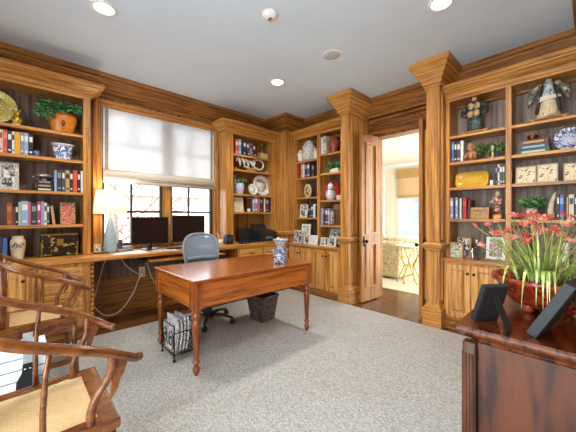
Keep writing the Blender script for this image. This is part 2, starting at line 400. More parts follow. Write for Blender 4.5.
# ================================================================ doors
def door_leaf(name, hinge, free, zb, zt, handle_u, flip=1):
    """a leaf drawn along local +X from its hinge, its face on local -Y"""
    d = Vector((free[0]-hinge[0], free[1]-hinge[1])); L = d.length; a = math.atan2(d.y, d.x)
    t = struct(thing(name, '', '', (hinge[0], hinge[1], zb), a)); del t['label']; del t['category']
    H = zt-zb; th = .045; F = Frame('loc'); st = .085
    mb = MB()
    for u0, u1 in ((0, st), (L-st, L)): mb.box(u0, u1, 0, th, 0, H)
    zs = [(0, .20), (.86, 1.0), (H-.13, H)]
    for z0, z1 in zs: mb.box(st, L-st, 0, th, z0, z1)
    mb.done('door_frame', DOORW, t)
    pb = MB()
    for z0, z1 in ((.20, .86), (1.0, H-.13)):
        pb.box(st, L-st, .014, th-.014, z0, z1)
        F.raised(pb, st+.012, L-st-.012, z0+.012, z1-.012, -.014, .012, .028)
        r = [[(p[0], th-p[1], p[2]) for p in q] for q in []]
        for sgn, yb in ((1, 0), (-1, th)):                     # bolection moulding round the panel
            y0, y1 = (yb-.016, yb+.012) if sgn > 0 else (yb-.012, yb+.016)
            b = .024
            for bx in ((st, st+b, z0, z1), (L-st-b, L-st, z0, z1), (st+b, L-st-b, z0, z0+b), (st+b, L-st-b, z1-b, z1)):
                pb.box(bx[0], bx[1], y0, y1, bx[2], bx[3])
    pb.done('door_panel', OAK_V, t)
    hb = MB(); u = L-.05; z = .895
    hb.box(u-.022, u+.022, -.006, 0, z-.075, z+.075, .004); hb.box(u-.022, u+.022, th, th+.006, z-.075, z+.075, .004)
    for s, y in ((-1, -.006), (1, th+.006)):
        hb.lathe([(.010, 0), (.010, .025*s), (.024, .03*s), (.027, .045*s), (.02, .058*s), (.002, .06*s)], (u, y, z), 14, 'y')
    h = hb.done('door_handle', IRON, t); h['label'] = 'black knob and plate'
    return t
door_leaf('door_1', (4.135, 2.318), (3.684, 2.352), .006, 2.505, 0)
door_leaf('door_2', (4.135, 1.514), (3.735, 1.510), .006, 2.515, 0)
# ================================================================ built-in bookcases
def bookcase(F, label, edges, zc, ztop, shelves, w, wb, ucorn, back, cut=None, ends=(1, 1)):
    """edges: list of (u0,u1) openings between uprights; shelves: one list of heights per opening; w: depth of the face from the wall"""
    lo, hi = ucorn; mid = (lo+hi)/2
    t = thing('bookcase', label, 'bookcase', F.pt(mid, w, zc))
    p = lambda mb, n, m: mb.done(n, m, t, True)
    ups = [lo] + [x for e in edges for x in e] + [hi]
    for i in range(0, len(ups), 2):
        nm = 'side_panel' if i in (0, len(ups)-2) else 'divider'
        mb = MB(); F.box(mb, ups[i], ups[i+1], w-.022, w, zc, ztop, .003)
        c = (ups[i]+ups[i+1])/2
        if nm == 'divider': F.box(mb, c-.012, c+.012, wb, w-.022, zc, ztop)
        elif i == 0: F.box(mb, ups[1]-.022, ups[1], wb, w-.022, zc, ztop); F.box(mb, lo, lo+.02, wb, w-.022, zc, ztop)
        else: F.box(mb, ups[i], ups[i]+.022, wb, w-.022, zc, ztop); F.box(mb, hi-.02, hi, wb, w-.022, zc, ztop)
        p(mb, nm, OAK_V)
    p_ = MB(); F.box(p_, lo+.002, hi-.002, wb-.012, wb, zc, ztop); o = p(p_, 'back_panel', back)
    tp = MB(); F.box(tp, lo, hi, wb, w, ztop, ztop+.03); F.box(tp, lo, hi, w-.024, w, ztop+.03, 2.66); F.box(tp, lo, hi, wb, w, 2.74, 2.77); p(tp, 'top_panel', OAK_H)
    for (u0, u1), zs in zip(edges, shelves):
        for z in zs:
            mb = MB(); F.box(mb, u0+.001, u1-.001, wb+.001, w-.012, z-.022, z); F.box(mb, u0+.001, u1-.001, w-.012, w+.004, z-.032, z, .003)
            p(mb, 'shelf', OAK_H)
    a, b = (lo, hi) if F.k == 'win' else (hi, lo)
    path = [F.pt(a, wb if ends[0] else w, 0)[:2], F.pt(a, w, 0)[:2], F.pt(b, w, 0)[:2], F.pt(b, wb if ends[1] else w, 0)[:2]]
    if not ends[0]: path = path[1:]
    if not ends[1]: path = path[:-1]
    p(MB().sweep(path, CORN), 'cornice', OAK_H)
    return t
ZCW, ZCD, ZCR = .835, .795, .795                      # counter heights
LS = [2.20, 1.905, 1.545, 1.185]
bookcase(WIN, 'tall oak bookcase filling the wall left of the window', [(-.62, .553)], ZCW, 2.615, [LS], .28, .03, (-.70, .622), BACK, ends=(0, 1))
NS = [2.29, 2.04, 1.637, 1.342]
bookcase(WIN, 'narrow oak bookcase right of the window holding the two white plates', [(2.55, 3.375)], ZCW, 2.61, [NS], .28, .03, (2.405, 3.468), OAKD_V, ends=(1, 0))
DLS, DRS = [2.254, 1.954, 1.604, 1.244], [2.302, 1.978, 1.535, 1.125]
bookcase(DOOR, 'two-bay oak bookcase between the corner column and open door', [(2.60, 3.122), (3.188, 3.708)], ZCD, 2.655, [DRS, DLS], .45, .15, (2.557, 3.718), BACK, ends=(0, 0))
RS = [2.212, 1.905, 1.609, 1.245]
bookcase(DOOR, 'wide oak bookcase at right behind the red flowers', [(.03, .558), (.608, 1.14)], ZCR, 2.62, [RS, RS], .45, .14, (-.03, 1.183), BACKB, ends=(0, 0))
mb = MB(); DOOR.box(mb, -.42, -.032, .44, .45, -.012, 2.75); struct(mb.done('trim_8', OAK_V))
# ================================================================ base cabinets and worktops
KNOB = mat('1a1512', .35, .5)
def knob(F, u, w, z, parent, t):
    c = F.pt(u, w, z); mb = MB(); ax = 'y' if F.k == 'win' else 'x'
    mb.lathe([(.006, 0), (.006, -.010), (.014, -.016), (.015, -.024), (.010, -.030), (.001, -.031)], c, 10, ax)
    o = mb.done('knob', KNOB, None); o.data.transform(t.matrix_basis.inverted()); o.parent = parent
def cabinet(F, label, u0, u1, w, ztop, doors, drawers=(), wb=0.01, plinth=.12):
    t = thing('base_cabinet', label, 'cabinet', F.pt((u0+u1)/2, w, -.012))
    mb = MB(); F.box(mb, u0, u1, wb, w, plinth, ztop); mb.done('cabinet_body', OAK_V, t, True)
    pl = MB(); F.box(pl, u0, u1, wb, w-.01, -.012, plinth); F.box(pl, u0, u1, w-.01, w+.012, -.012, plinth-.03); F.box(pl, u0, u1, w-.01, w+.006, plinth-.03, plinth)
    pl.done('plinth', OAKD_H, t, True)
    for d0, d1, z0, z1, ku in doors:
        mb = MB(); F.pdoor(mb, d0, d1, z0, z1, w+.001); o = mb.done('door', OAKC_V, t, True)
        if ku is not None: knob(F, ku, w+.023, z1-.085, o, t)
    for d0, d1, z0, z1, ku in drawers:
        mb = MB(); F.pdoor(mb, d0, d1, z0, z1, w+.001, .032); o = mb.done('drawer', OAKC_H, t, True)
        if ku is not None: knob(F, ku, w+.023, (z0+z1)/2, o, t)
    return t
wC = .57
cabinet(WIN, 'oak base cabinet with doors and drawers under the bookcase left of window', -.70, .575, wC, ZCW-.05,
        [(-.60, -.31, .15, .755, -.33), (-.30, -.13, .15, .755, -.145), (-.12, .06, .15, .755, .045), (.068, .182, .15, .755, None)],
        [(.197, .505, .66, .755, None), (.197, .505, .45, .645, None), (.197, .505, .15, .435, None)])
cabinet(WIN, 'oak drawer cabinet under the printer in the corner', 2.44, 3.47, wC, ZCW-.05,
        [(2.93, 3.42, .15, .60, 2.97)], [(2.47, 2.90, .63, .755, 2.685), (2.93, 3.42, .63, .755, None), (2.47, 2.90, .40, .61, 2.685), (2.47, 2.90, .15, .38, 2.685)])
cabinet(DOOR, 'long oak base cabinet with four doors left of the open double door', 2.56, 3.655, .65, ZCD-.04,
        [(2.59, 2.825, .125, .735, 2.80), (2.845, 3.09, .125, .735, 2.87), (3.15, 3.385, .125, .735, 3.365), (3.40, 3.645, .125, .735, 3.42)], plinth=.10)
cabinet(DOOR, 'oak base cabinet behind the dresser right of the doorway', -.03, 1.175, .53, ZCR-.04,
        [(.905, 1.145, .15, .73, .925), (.63, .885, .15, .73, .865), (.325, .575, .15, .73, .34), (.04, .305, .15, .73, .29)], plinth=.12)
def worktop(label, boxes, m=OAK_H):
    mb = MB()
    for b in boxes: mb.box(*b, .008)
    c = boxes[0]; o = mb.done('countertop', m); loc = Vector(((c[0]+c[1])/2, (c[2]+c[3])/2, c[4])); o.data.transform(Matrix.Translation(-loc)); o.matrix_basis = Matrix.Translation(loc)
    return tag(o, label, 'countertop')
worktop('long oak countertop running under the window behind the desk', [(-.70, 3.468, 3.66, YW-.003, ZCW-.05, ZCW)])
worktop('oak countertop lined with small photo frames in the corner bookcase', [(3.47, XW-.003, 2.557, 3.658, ZCD-.04, ZCD)])
worktop('oak countertop behind the red flowers, right of the doorway', [(3.60, XW-.003, -.03, 1.183, ZCR-.04, ZCR)])
# kneehole wall panelling and scalloped post
kb = MB()
struct(MB().box(.58, 2.44, YW-.02, YW, .47, ZCW-.05).done('wall_kneehole_panel', BACK))
for i, (z0, z1) in enumerate(((.44, .47), (.29, .455), (.13, .285), (-.012, .125))): kb.box(.58, 2.44, YW-.022-(.006 if i == 3 else 0), YW, z0, z1-.004, .004)
kb.box(.58, 2.44, YW-.06, YW, -.012, .03)
struct(kb.done('wall_kneehole_panel', OAKD_H))
pb = MB()
for i in range(13):
    z = .15 + i*.05; pb.lathe([(.012, 0), (.02, .012), (.02, .03), (.012, .045)], (.592, 3.70, z), 8)
struct(pb.done('trim_9', OAK_V))
# keyboard tray
t = thing('keyboard_tray', 'oak pull-out keyboard tray hanging below the countertop', 'keyboard tray', (1.65, 3.78, .725))
MB().box(1.15, 2.15, 3.58, 3.98, .725, .745, .004).done('tray_board', OAK_H, t, True)
for x in (1.14, 2.15): MB().box(x, x+.012, 3.70, 4.0, .725, ZCW-.05).done('slide_bracket', IRON, t, True)
# ================================================================ ceiling fittings
LENS = emit('lamp_lens', 'fff0d8', 9)
for x, y, lab in ((.541, 2.845, 'recessed ceiling light above the armchairs, nearest the left bookcase'), (2.508, 2.848, 'recessed ceiling light over the desk, towards the corner column'), (2.559, .853, 'recessed ceiling light in front of the wide right bookcase')):
    t = thing('recessed_light', lab, 'ceiling light', (x, y, HC+.001), 0, 'recessed ceiling lights')
    MB().lathe([(.098, 0), (.098, -.006), (.088, -.012), (.074, -.010), (.070, 0)], (0, 0, 0), 32, cap=False).done('trim_ring', WHITE, t)
    MB().lathe([(.074, -.001), (.074, -.006), (.001, -.0065)], (0, 0, 0), 32).done('lens', LENS, t)
    l = bpy.data.lights.new('can_light', 'SPOT'); l.energy = CAN; l.spot_size = math.radians(150); l.spot_blend = .7; l.shadow_soft_size = .07; l.color = (1, .92, .80)
    lo = bpy.data.objects.new('can_light', l); C.objects.link(lo); lo.location = (x, y, HC-.03)
t = thing('smoke_detector', 'round white smoke detector on the ceiling', 'smoke detector', (1.612, 1.93, HC))
MB().lathe([(.068, 0), (.068, -.012), (.06, -.018), (.052, -.034), (.03, -.042), (.001, -.043)], (0,0,0), 28).done('body', WHITE, t)
MB().box(-.012, .012, -.02, .02, -.046, -.036, .003).done('vent', mat('6b6f70', .6), t)
t = thing('ceiling_speaker', 'flat grey round speaker set in the ceiling near the doorway', 'speaker', (2.52, 1.955, HC))
MB().lathe([(.105, 0), (.105, -.006), (.096, -.008), (.094, -.004)], (0,0,0), 36, cap=False).done('rim', WHITE, t)
MB().lathe([(.094, -.002), (.094, -.005), (.05, -.009), (.001, -.010)], (0,0,0), 36).done('grille', mat('c3c8ca', .8, scale=300, var=.2), t)
# ================================================================ roman blind
t = thing('roman_blind', 'white roman blind with grey edge bands, half lowered over the window', 'blind', (1.567, YW-.02, 1.70))
BLIND = fabric_translucent('blind_linen', 'f6f7f8', .52)
BAND = mat('9c9488', .9)
mb = MB(); x0, x1 = WX0+.016, WX1-.016
mb.box(x0, x1, YW-.026, YW-.022, 1.86, WZ1-.014)
mb.done('panel', BLIND, t, True)
FB = fabric_translucent('blind_fold_linen', 'ece5d5', .15)
for zb, zt, d in ((1.775, 1.875, .045), (1.735, 1.80, .075), (1.70, 1.755, .055)):
    m2 = MB(); n = 7
    ring = lambda x: [(x, YW-.022-d*math.sin(PI*i/(n-1))**.7*(1-.25*i/(n-1)), zb+(zt-zb)*i/(n-1)) for i in range(n)] + [(x, YW-.018, zt), (x, YW-.018, zb)]
    m2.loft([ring(x0), ring(x1)]); m2.done('fold', FB, t, True)
for a in (x0+.022, x1-.062):
    m2 = MB(); m2.box(a, a+.036, YW-.029, YW-.026, 1.87, WZ1-.016)
    m2.done('band', BAND, t, True)
m2 = MB(); m2.box(x0+.022, x1-.022, YW-.1, YW-.094, 1.76, 1.775); m2.done('band', BAND, t, True)
# ================================================================ writing desk
DX0, DX1, DYa, DYb, DZT = 1.0, 2.405, 2.13, 3.005, .77
t = thing('writing_desk', 'large cherry-wood writing desk with turned legs standing on the carpet', 'desk', ((DX0+DX1)/2, (DYa+DYb)/2, 0))
mb = MB(); mb.box(DX0, DX1, DYa, DYb, .748, DZT, .007); mb.box(DX0+.018, DX1-.018, DYa+.018, DYb-.018, .736, .748); mb.done('desktop', DESKW, t, True)
a = .016
for nm, bx in (('apron', (DX0+.09, DX1-.09, DYa+a, DYa+a+.03)), ('apron', (DX0+.09, DX1-.09, DYb-a-.03, DYb-a)), ('apron', (DX0+a, DX0+a+.03, DYa+.09, DYb-.09)), ('apron', (DX1-a-.03, DX1-a, DYa+.09, DYb-.09))):
    mb = MB(); mb.box(*bx, .54, .738); mb.done(nm, DESKW if bx[1]-bx[0] > .5 else DESKY, t, True)
for i in range(3):
    x = DX0+.14+i*.39; mb = MB(); mb.box(x, x+.37, DYb-a, DYb-a+.012, .56, .71, .004); d = mb.done('drawer', DESKW, t, True)
LEGP = [(.012, 0), (.016, .012), (.024, .025), (.030, .045), (.027, .062), (.017, .075), (.016, .09), (.027, .10), (.030, .108), (.026, .117), (.019, .124), (.021, .15), (.031, .36), (.036, .41), (.034, .43), (.024, .442), (.022, .45), (.034, .462), (.037, .475), (.033, .49), (.024, .50), (.026, .512), (.038, .522), (.038, .535)]
for x, y in ((DX0+.05, DYa+.05), (DX1-.05, DYa+.05), (DX0+.05, DYb-.05), (DX1-.05, DYb-.05)):
    mb = MB(); mb.lathe(LEGP, (x, y, 0), 20); mb.box(x-.042, x+.042, y-.042, y+.042, .533, .738, .003)
    for sx, sy in ((0, -1), (-1, 0), (0, 1), (1, 0)):
        for o in (-.02, .008):
            if sx == 0: mb.box(x+o, x+o+.012, y+sy*.042, y+sy*.046, .575, .70, .002)
            else: mb.box(x+sx*.042, x+sx*.046, y+o, y+o+.012, .575, .70, .002)
    mb.done('leg', DESKV, t, True)
# ---- pots on the desk
t = thing('planter', 'blue and white square ceramic planter standing at the far desk corner', 'planter', (2.08, 2.31, DZT), .5)
mb = MB()
mb.loft([[(sx*r, sy*r, z) for sx, sy in ((-1,-1), (1,-1), (1,1), (-1,1))] for r, z in ((.052, .012), (.056, .02), (.062, .125), (.075, .14), (.075, .152), (.06, .152), (.055, .06))], smooth=False)
for sx in (-1, 1):
    for sy in (-1, 1): mb.box(sx*.05-.01, sx*.05+.01, sy*.05-.01, sy*.05+.01, 0, .016)
mb.done('pot', patch(['a9b2be', '2c4680', 'd3d8de', '5a6f96'], 24, .25), t)
MB().box(-.056, .056, -.056, .056, .10, .13).done('soil', mat('3a3530', .9), t)
t = thing('bowl', 'grey-blue footed bowl stacked on the square planter', 'bowl', (2.08, 2.31, DZT+.152))
MB().lathe([(.045, 0), (.045, .012), (.035, .02), (.05, .045), (.072, .085), (.086, .10), (.086, .108), (.076, .108), (.06, .085), (.03, .04), (.001, .035)], (0,0,0), 28).done('bowl_body', patch(['c9cdd0', '5d6d86', 'bfc6cc', '8795a6'], 45, .25), t)
MB().ell((-.055, -.02, .118), (.012, .012, .014), 10, 8).done('finial', WHITE, t)
# ================================================================ office chair
def office_chair():
    t = thing('office_chair', 'grey mesh-back swivel chair on castors behind the desk', 'office chair', (1.69, 3.17, 0), -.06)
    DK = mat('2b2f36', .45); FRM = mat('8b949b', .4)
    # backrest: curved mesh pane in a rounded frame, facing local -Y
    def P(u, v):   # u -1..1, v 0..1
        w = .145+.098*math.sin(PI*min(1, v*.9+.08)*.60); x = u*w*(1 if v < .93 else 1)
        return Vector((x, .20+.05*v+.05*(1-u*u)-.02*math.sin(PI*v), .50+.56*v))
    out = []
    N = 40
    for i in range(N):
        a = 2*PI*i/N; c, s = math.cos(a), math.sin(a)
        u = math.copysign(abs(c)**.68, c); v = .5+.5*math.copysign(abs(s)**.68, s); out.append(P(u*.98, v*.97+.015))
    MB().tube(out, .013, 8, loop=True).done('back_frame', FRM, t)
    mb = MB(); n0 = 0; R = 14
    vs = [[mb.bm.verts.new(P(math.copysign(1, c)*0+u*lim, v)) for u in [k/R*2-1 for k in range(R+1)]] for v, c, lim in [((j+.3)/(R+.6), 1, (.98 if 2 < j < R-2 else (.93 if j in (2, R-2) else (.82 if j in (1, R-1) else .6)))) for j in range(R+1)]]
    for j in range(R):
        for k in range(R): mb.bm.faces.new((vs[j][k], vs[j][k+1], vs[j+1][k+1], vs[j+1][k]))
    smooth_from(mb.bm, 0); mb.done('backrest', mesh_back_mat(), t)
    mb = MB(); mb.loft([[(x, .225-.04*(x/.2)**2+.0+dy, z) for dy, z in ((-.012, .72), (.012, .72), (.012, .775), (-.012, .775))] for x in [-.19+.038*i for i in range(11)]]); mb.done('lumbar_pad', mat('74818d', .5), t)
    mb = MB(); mb.tube([(0, .27, .74), (0, .29, .6), (0, .24, .46), (0, .08, .42)], [.022, .026, .03, .03], 10); mb.done('back_spine', DK, t)
    mb = MB(); mb.box(-.24, .24, -.25, .21, .43, .485, .025); mb.done('seat', mat('3b4047', .8, scale=200), t)
    for sx in (-1, 1):
        mb = MB(); mb.tube([(sx*.12, .12, .42), (sx*.27, .1, .44), (sx*.285, .08, .55), (sx*.285, .03, .655)], .016, 8); mb.box(sx*.285-.04, sx*.285+.04, -.15, .12, .655, .685, .012); mb.done('armrest', DK, t)
    mb = MB(); mb.lathe([(.06, .43), (.06, .40), (.028, .38), (.028, .24), (.036, .235), (.04, .10), (.055, .09), (.055, .065), (.001, .06)], (0,0,0), 16); mb.done('gas_column', DK, t)
    for k in range(5):
        an = .35+2*PI*k/5; c, s = math.cos(an), math.sin(an)
        mb = MB(); mb.tube([(c*.03, s*.03, .095), (c*.16, s*.16, .10), (c*.30, s*.30, .075)], [.028, .024, .016], 8, flat=.7); b = mb.done('base_arm', DK, t)
        w = MB(); x, y = c*.30, s*.30
        w.lathe([(.001, -.024), (.022, -.024), (.030, -.018), (.030, -.006), (.012, -.004), (.012, .004), (.030, .006), (.030, .018), (.022, .024), (.001, .024)], (x, y, .03), 16, 'x'); w.tube([(x, y, .035), (x, y, .078)], .009, 8)
        w.done('caster', BLACK, b)
office_chair()
# ================================================================ horseshoe armchairs
def armchair():
    t = thing('horseshoe_armchair', 'curved-back hardwood armchair with woven cane seat, nearest the camera', 'armchair', (.07, 1.53, 0))
    half = [(.305, .222, .695), (.283, .238, .703), (.235, .262, .735), (.165, .280, .778), (.09, .290, .812), (.015, .295, .843), (-.06, .298, .875), (-.12, .294, .905), (-.19, .268, .945), (-.25, .215, .98), (-.295, .14, 1.0), (-.318, .06, 1.01)]
    path = [(x, -y, z) for x, y, z in half] + [(x, y, z) for x, y, z in half[::-1]]
    n = len(path); rad = [.0165 if min(i, n-1-i) < 4 else .019 for i in range(n)]; rad[0] = rad[-1] = .015
    mb = MB(); mb.tube(curve(path), rcurve(rad), 12)
    for sg in (-1, 1): mb.ell((.303, sg*.222, .695), (.019, .018, .018), 12, 8)
    mb.done('arm_rail', ROSE, t)
    # seat frame
    mb = MB(); x0, x1, y0, y1, z0, z1 = -.23, .23, -.26, .26, .455, .50; f = .07
    mb.box(x0+f-.01, x1-f+.01, y0, y0+f, z0, z1-.002, .008); mb.box(x0+f-.01, x1-f+.01, y1-f, y1, z0, z1-.002, .008); mb.box(x1-f, x1, y0, y1, z0, z1, .008); mb.box(x0, x0+f, y0, y1, z0, z1, .008)
    mb.done('seat_frame', ROSE, t)
    MB().box(x0+f-.004, x1-f+.004, y0+f-.004, y1-f+.004, .487, .496).done('cane_seat', CANE, t)
    for sx in (-1, 1):
        for sy in (-1, 1):
            mb = MB(); mb.tube([(sx*.222, sy*.25, 0), (sx*.208, sy*.236, .25), (sx*.2, sy*.228, .46)], [.019, .018, .018], 10); mb.done('leg', ROSE, t)
    for sy in (-1, 1):
        mb = MB(); mb.tube(curve([(.135, sy*.232, .495), (.135, sy*.232, .54), (.148, sy*.238, .59), (.175, sy*.248, .64), (.195, sy*.262, .69), (.198, sy*.268, .755)]), rcurve([.017, .016, .0145, .0135, .014, .016]), 10); mb.done('arm_post', ROSE, t)
        mb = MB(); out = [(.21, .752), (.252, .725), (.247, .70), (.237, .67), (.225, .655), (.217, .62), (.2, .595), (.186, .58), (.192, .61), (.197, .65), (.207, .70)]
        mb.loft([[(x, sy*.262-.007, z) for x, z in out], [(x, sy*.262+.007, z) for x, z in out]], smooth=False); mb.done('arm_bracket', ROSE, t)
        mb = MB(); mb.tube([(-.005, sy*.245, .49), (-.005, sy*.262, .62), (0, sy*.286, .75), (.012, sy*.292, .84)], [.0105, .0095, .0085, .008], 8); mb.done('side_spindle', ROSE, t)
        mb = MB(); mb.tube([(-.2, sy*.225, .49), (-.195, sy*.235, .70), (-.2, sy*.26, .945)], [.019, .018, .017], 10); mb.done('back_post', ROSE, t)
        mb = MB(); mb.box(-.2, .2, sy*.232-.01, sy*.232+.01, .39, .455); mb.done('side_apron', ROSE, t); MB().box(-.2, .2, sy*.24-.011, sy*.24+.011, .14, .175).done('side_stretcher', ROSE, t)
    mb = MB(); mb.loft([[(x-.006, -.07, z) , (x+.006, -.07, z), (x+.006, .07, z), (x-.006, .07, z)] for x, z in ((-.205, .49), (-.20, .62), (-.23, .78), (-.30, .99))], smooth=False); mb.done('back_splat', ROSE, t)
    mb = MB(); mb.box(.2, .22, -.22, .22, .395, .455); mb.done('front_apron', ROSE, t); MB().box(.2, .225, -.24, .24, .08, .11, .004).done('footrest', ROSE, t)
    mb = MB(); mb.box(-.22, -.2, -.22, .22, .395, .455); mb.done('back_apron', ROSE, t); MB().box(-.225, -.2, -.24, .24, .2, .23, .004).done('back_stretcher', ROSE, t)
    return t
ch = armchair()
copy_tree(ch, (.125, 3.02, 0), 0, 'curved-back hardwood armchair with cane seat, farther one by the left cabinet')
# ---- striped bag standing between the armchairs
t = thing('tote_bag', 'white striped tote bag with grey strap standing between the two armchairs', 'bag', (-.06, 2.25, 0))
def bag_mat():
    m, nt, b = newmat('striped_canvas')
    tc = nt.nodes.new('ShaderNodeTexCoord'); sp = nt.nodes.new('ShaderNodeSeparateXYZ'); nt.links.new(tc.outputs['Object'], sp.inputs[0])
    mu_ = nt.nodes.new('ShaderNodeMath'); mu_.operation = 'MULTIPLY'; mu_.inputs[1].default_value = 17; nt.links.new(sp.outputs['Z'], mu_.inputs[0])
    fr = nt.nodes.new('ShaderNodeMath'); fr.operation = 'FRACT'; nt.links.new(mu_.outputs[0], fr.inputs[0])
    r = ramp(nt, fr.outputs[0], [(0, lin('dfe7ee')), (.72, lin('eef1f2')), (.82, lin('46586a')), (.9, lin('c5d2de'))], 'CONSTANT'); nt.links.new(r.outputs[0], b.inputs['Base Color']); b.inputs['Roughness'].default_value = .7; return m
mb = MB(); mb.loft([[(-.2-k, -.16, z), (.17+k, -.16, z), (.17+k, .04, z), (-.2-k, .04, z)] for z, k in ((0, 0), (.3, .01), (.56, .015))], smooth=False); mb.done('bag_body', bag_mat(), t)
mb = MB(); mb.box(-.18, -.02, -.176, -.170, .40, .54, .002); mb.done('leaf_print', patch(['eef3ea', '6fae74', '3f8a50', 'dfeee0'], 34, .6), t)
mb = MB(); mb.box(.085, .125, -.184, -.174, .45, .66, .002); mb.done('strap', mat('9fa6a6', .7), t)
mb = MB(); o = [(.055, .34), (.155, .34), (.15, .41), (.13, .45), (.125, .50), (.085, .50), (.08, .45), (.06, .41)]
mb.loft([[(x, -.192, z) for x, z in o], [(x, -.178, z) for x, z in o]], smooth=False); mb.done('leather_tab', BLACK, t)
mb = MB(); mb.lathe([(.006, 0), (.005, -.006), (.001, -.007)], (.095, -.192, .475), 8, 'y'); mb.lathe([(.006, 0), (.005, -.006), (.001, -.007)], (.115, -.192, .475), 8, 'y'); mb.done('rivet', CHROME, t)
# ================================================================ magazine rack and magazines
RX0, RX1, RY0, RY1 = 1.0, 1.18, 2.5, 2.78
t = thing('magazine_rack', 'black wrought-iron scroll magazine rack beside the left desk legs', 'magazine rack', ((RX0+RX1)/2, (RY0+RY1)/2, 0))
for x in (RX0, RX1):
    mb = MB()
    for y in (RY0, RY1):
        mb.tube([(x, y, .012), (x, y, .32)], .006, 6); mb.ell((x, y, .013), .013, 8, 6)
    for z in (.06, .31): mb.tube([(x, RY0, z), (x, RY1, z)], .005, 6)
    for s, c in ((1, RY0+.075), (-1, RY1-.075)):
        pts = []
        for i in range(26):
            a = i/25*3.4*PI; r = .012+.05*i/25; pts.append((x, c+s*r*math.cos(a), .18+r*1.5*math.sin(a)))
        mb.tube(pts, .0045, 6)
    mb.done('side_scroll', IRON, t, True)
mb = MB()
for y in (RY0, RY1):
    for z in (.06, .25 if y == RY0 else .31): mb.tube([(RX0, y, z), (RX1, y, z)], .005, 6)
mb.tube([(RX0, RY0, .06), (RX0, RY1, .06)], .005, 6)
for i in range(1, 5): mb.tube([(RX0+.036*i, RY0, .06), (RX0+.036*i, RY1, .06)], .004, 6)
mb.tube([(RX0, RY0, .06), (RX0, RY0, .25), (RX0, RY0, .31)], .005, 6); mb.tube([(RX1, RY1, .06), (RX1, RY1, .31)], .005, 6)
mb.done('basket_frame', IRON, t, True)
MAG = [patch(['f2f2ef', 'c9cdd2', 'f5f5f2', '8d949c'], 22, .5), patch(['e8ebee', 'b5bcc6', 'f2f2f0'], 18, .5), patch(['dfe3ea', '7c8796', 'eef0f2'], 26, .5)]
for i in range(4):
    x = RX0+.028+i*.036
    mb = MB(); n = 8; hh = .30-.02*(i % 2)
    prof = [(x-.012+.018*math.sin(PI*k/n*.9)+.01*k/n, .068+hh*k/n) for k in range(n+1)]
    R = [[(px_, yy, z) for px_, z in prof] + [(px_+.014, yy, z) for px_, z in prof[::-1]] for yy in (RY0+.02+.01*i, RY1-.03)]
    cx, cy = x, (RY0+RY1)/2
    mb.loft([[(a-cx, b-cy, c-.068) for a, b, c in r] for r in R], smooth=False)
    solo(mb, 'magazine', MAG[i % 3], ['curled white magazine at the outer side of the iron rack', 'white magazine second from the outer side of the iron rack', 'magazine third from the outer side of the iron rack', 'magazine at the inner side of the iron rack, nearest the chair base'][i], 'magazine', (cx, cy, .068), 0, 'magazines in the iron rack')
# ---- waste basket
def basket_mat():
    m, nt, b = newmat('dark_wicker'); n, _ = noise(nt, 26, 2, (1, 1, 2.2), dist=1.5)
    r = ramp(nt, n.outputs['Fac'], [(.3, lin('0e0a08')), (.47, lin('2e221b')), (.53, lin('a8988a')), (.57, lin('3a2b22')), (.63, lin('120d0a'))]); nt.links.new(r.outputs[0], b.inputs['Base Color']); b.inputs['Roughness'].default_value = .55; bump(nt, b, n.outputs['Fac'], .8, .02); return m
WICK = basket_mat()
t = thing('waste_basket', 'square dark woven waste basket on the carpet under the desk', 'waste basket', (2.22, 2.80, 0), .12)
def sq(r, z, k=.85):
    pts = []
    for i in range(24):
        a = 2*PI*i/24; c, s = math.cos(a), math.sin(a); m_ = max(abs(c), abs(s)); q = (1-k)+k/m_
        pts.append((r*c*q, r*s*q, z))
    return pts
MB().loft([sq(.105, 0), sq(.108, .01), sq(.145, .28), sq(.15, .285), sq(.15, .305), sq(.135, .305), sq(.132, .27), sq(.098, .02)]).done('basket', WICK, t)
mb = MB(); mb.tube(sq(.143, .303), .011, 8, loop=True); mb.done('rim', WICK, t)
# ================================================================ dresser
DRX0, DRX1, DRY0, DRY1, DRZ = 1.28, 2.02, -.33, .382, .85
t = thing('dresser', 'dark mahogany dresser in the right foreground carrying the flower pot', 'dresser', ((DRX0+DRX1)/2, (DRY0+DRY1)/2, 0))
path = [(DRX1-.04, DRY0+.04), (DRX1-.04, DRY1-.04), (DRX0+.04, DRY1-.04), (DRX0+.04, DRY0+.04), (DRX1-.04, DRY0+.04)]
def rectprof(o, z, ch=.012): 
    x0, x1, y0, y1 = DRX0-o, DRX1+o, DRY0-o, DRY1+o
    return [(x0+ch, y0, z), (x1-ch, y0, z), (x1, y0+ch, z), (x1, y1-ch, z), (x1-ch, y1, z), (x0+ch, y1, z), (x0, y1-ch, z), (x0, y0+ch, z)]
mb = MB(); mb.loft([rectprof(o, z) for o, z in ((-.05, .785), (-.048, .795), (-.028, .805), (-.012, .818), (-.008, .822), (-.002, .826), (.0, .834), (.0, .842), (-.006, .85))], smooth=False); mb.done('top', DRESST, t, True)
mb = MB(); mb.box(DRX0+.055, DRX1-.055, DRY0+.055, DRY1-.055, .09, .79); mb.done('case', DRESSW, t, True)
for x, y in ((DRX0+.05, DRY1-.05), (DRX1-.05, DRY1-.05), (DRX0+.05, DRY0+.05), (DRX1-.05, DRY0+.05)):
    mb = MB(); mb.box(x-.024, x+.024, y-.024, y+.024, 0, .785, .006)
    for o in (-.012, 0, .012): mb.tube([(x+o, y+.025, .16), (x+o, y+.025, .74)], .004, 6); mb.tube([(x-.025, y+o, .16), (x-.025, y+o, .74)], .004, 6)
    mb.done('corner_post', DRESSW, t, True)
mb = MB(); x = DRX0+.055
for b in ((DRY0+.075, DRY1-.075, .09, .17), (DRY0+.075, DRY1-.075, .765, .785)): mb.box(x-.012, x, b[0], b[1], b[2], b[3])
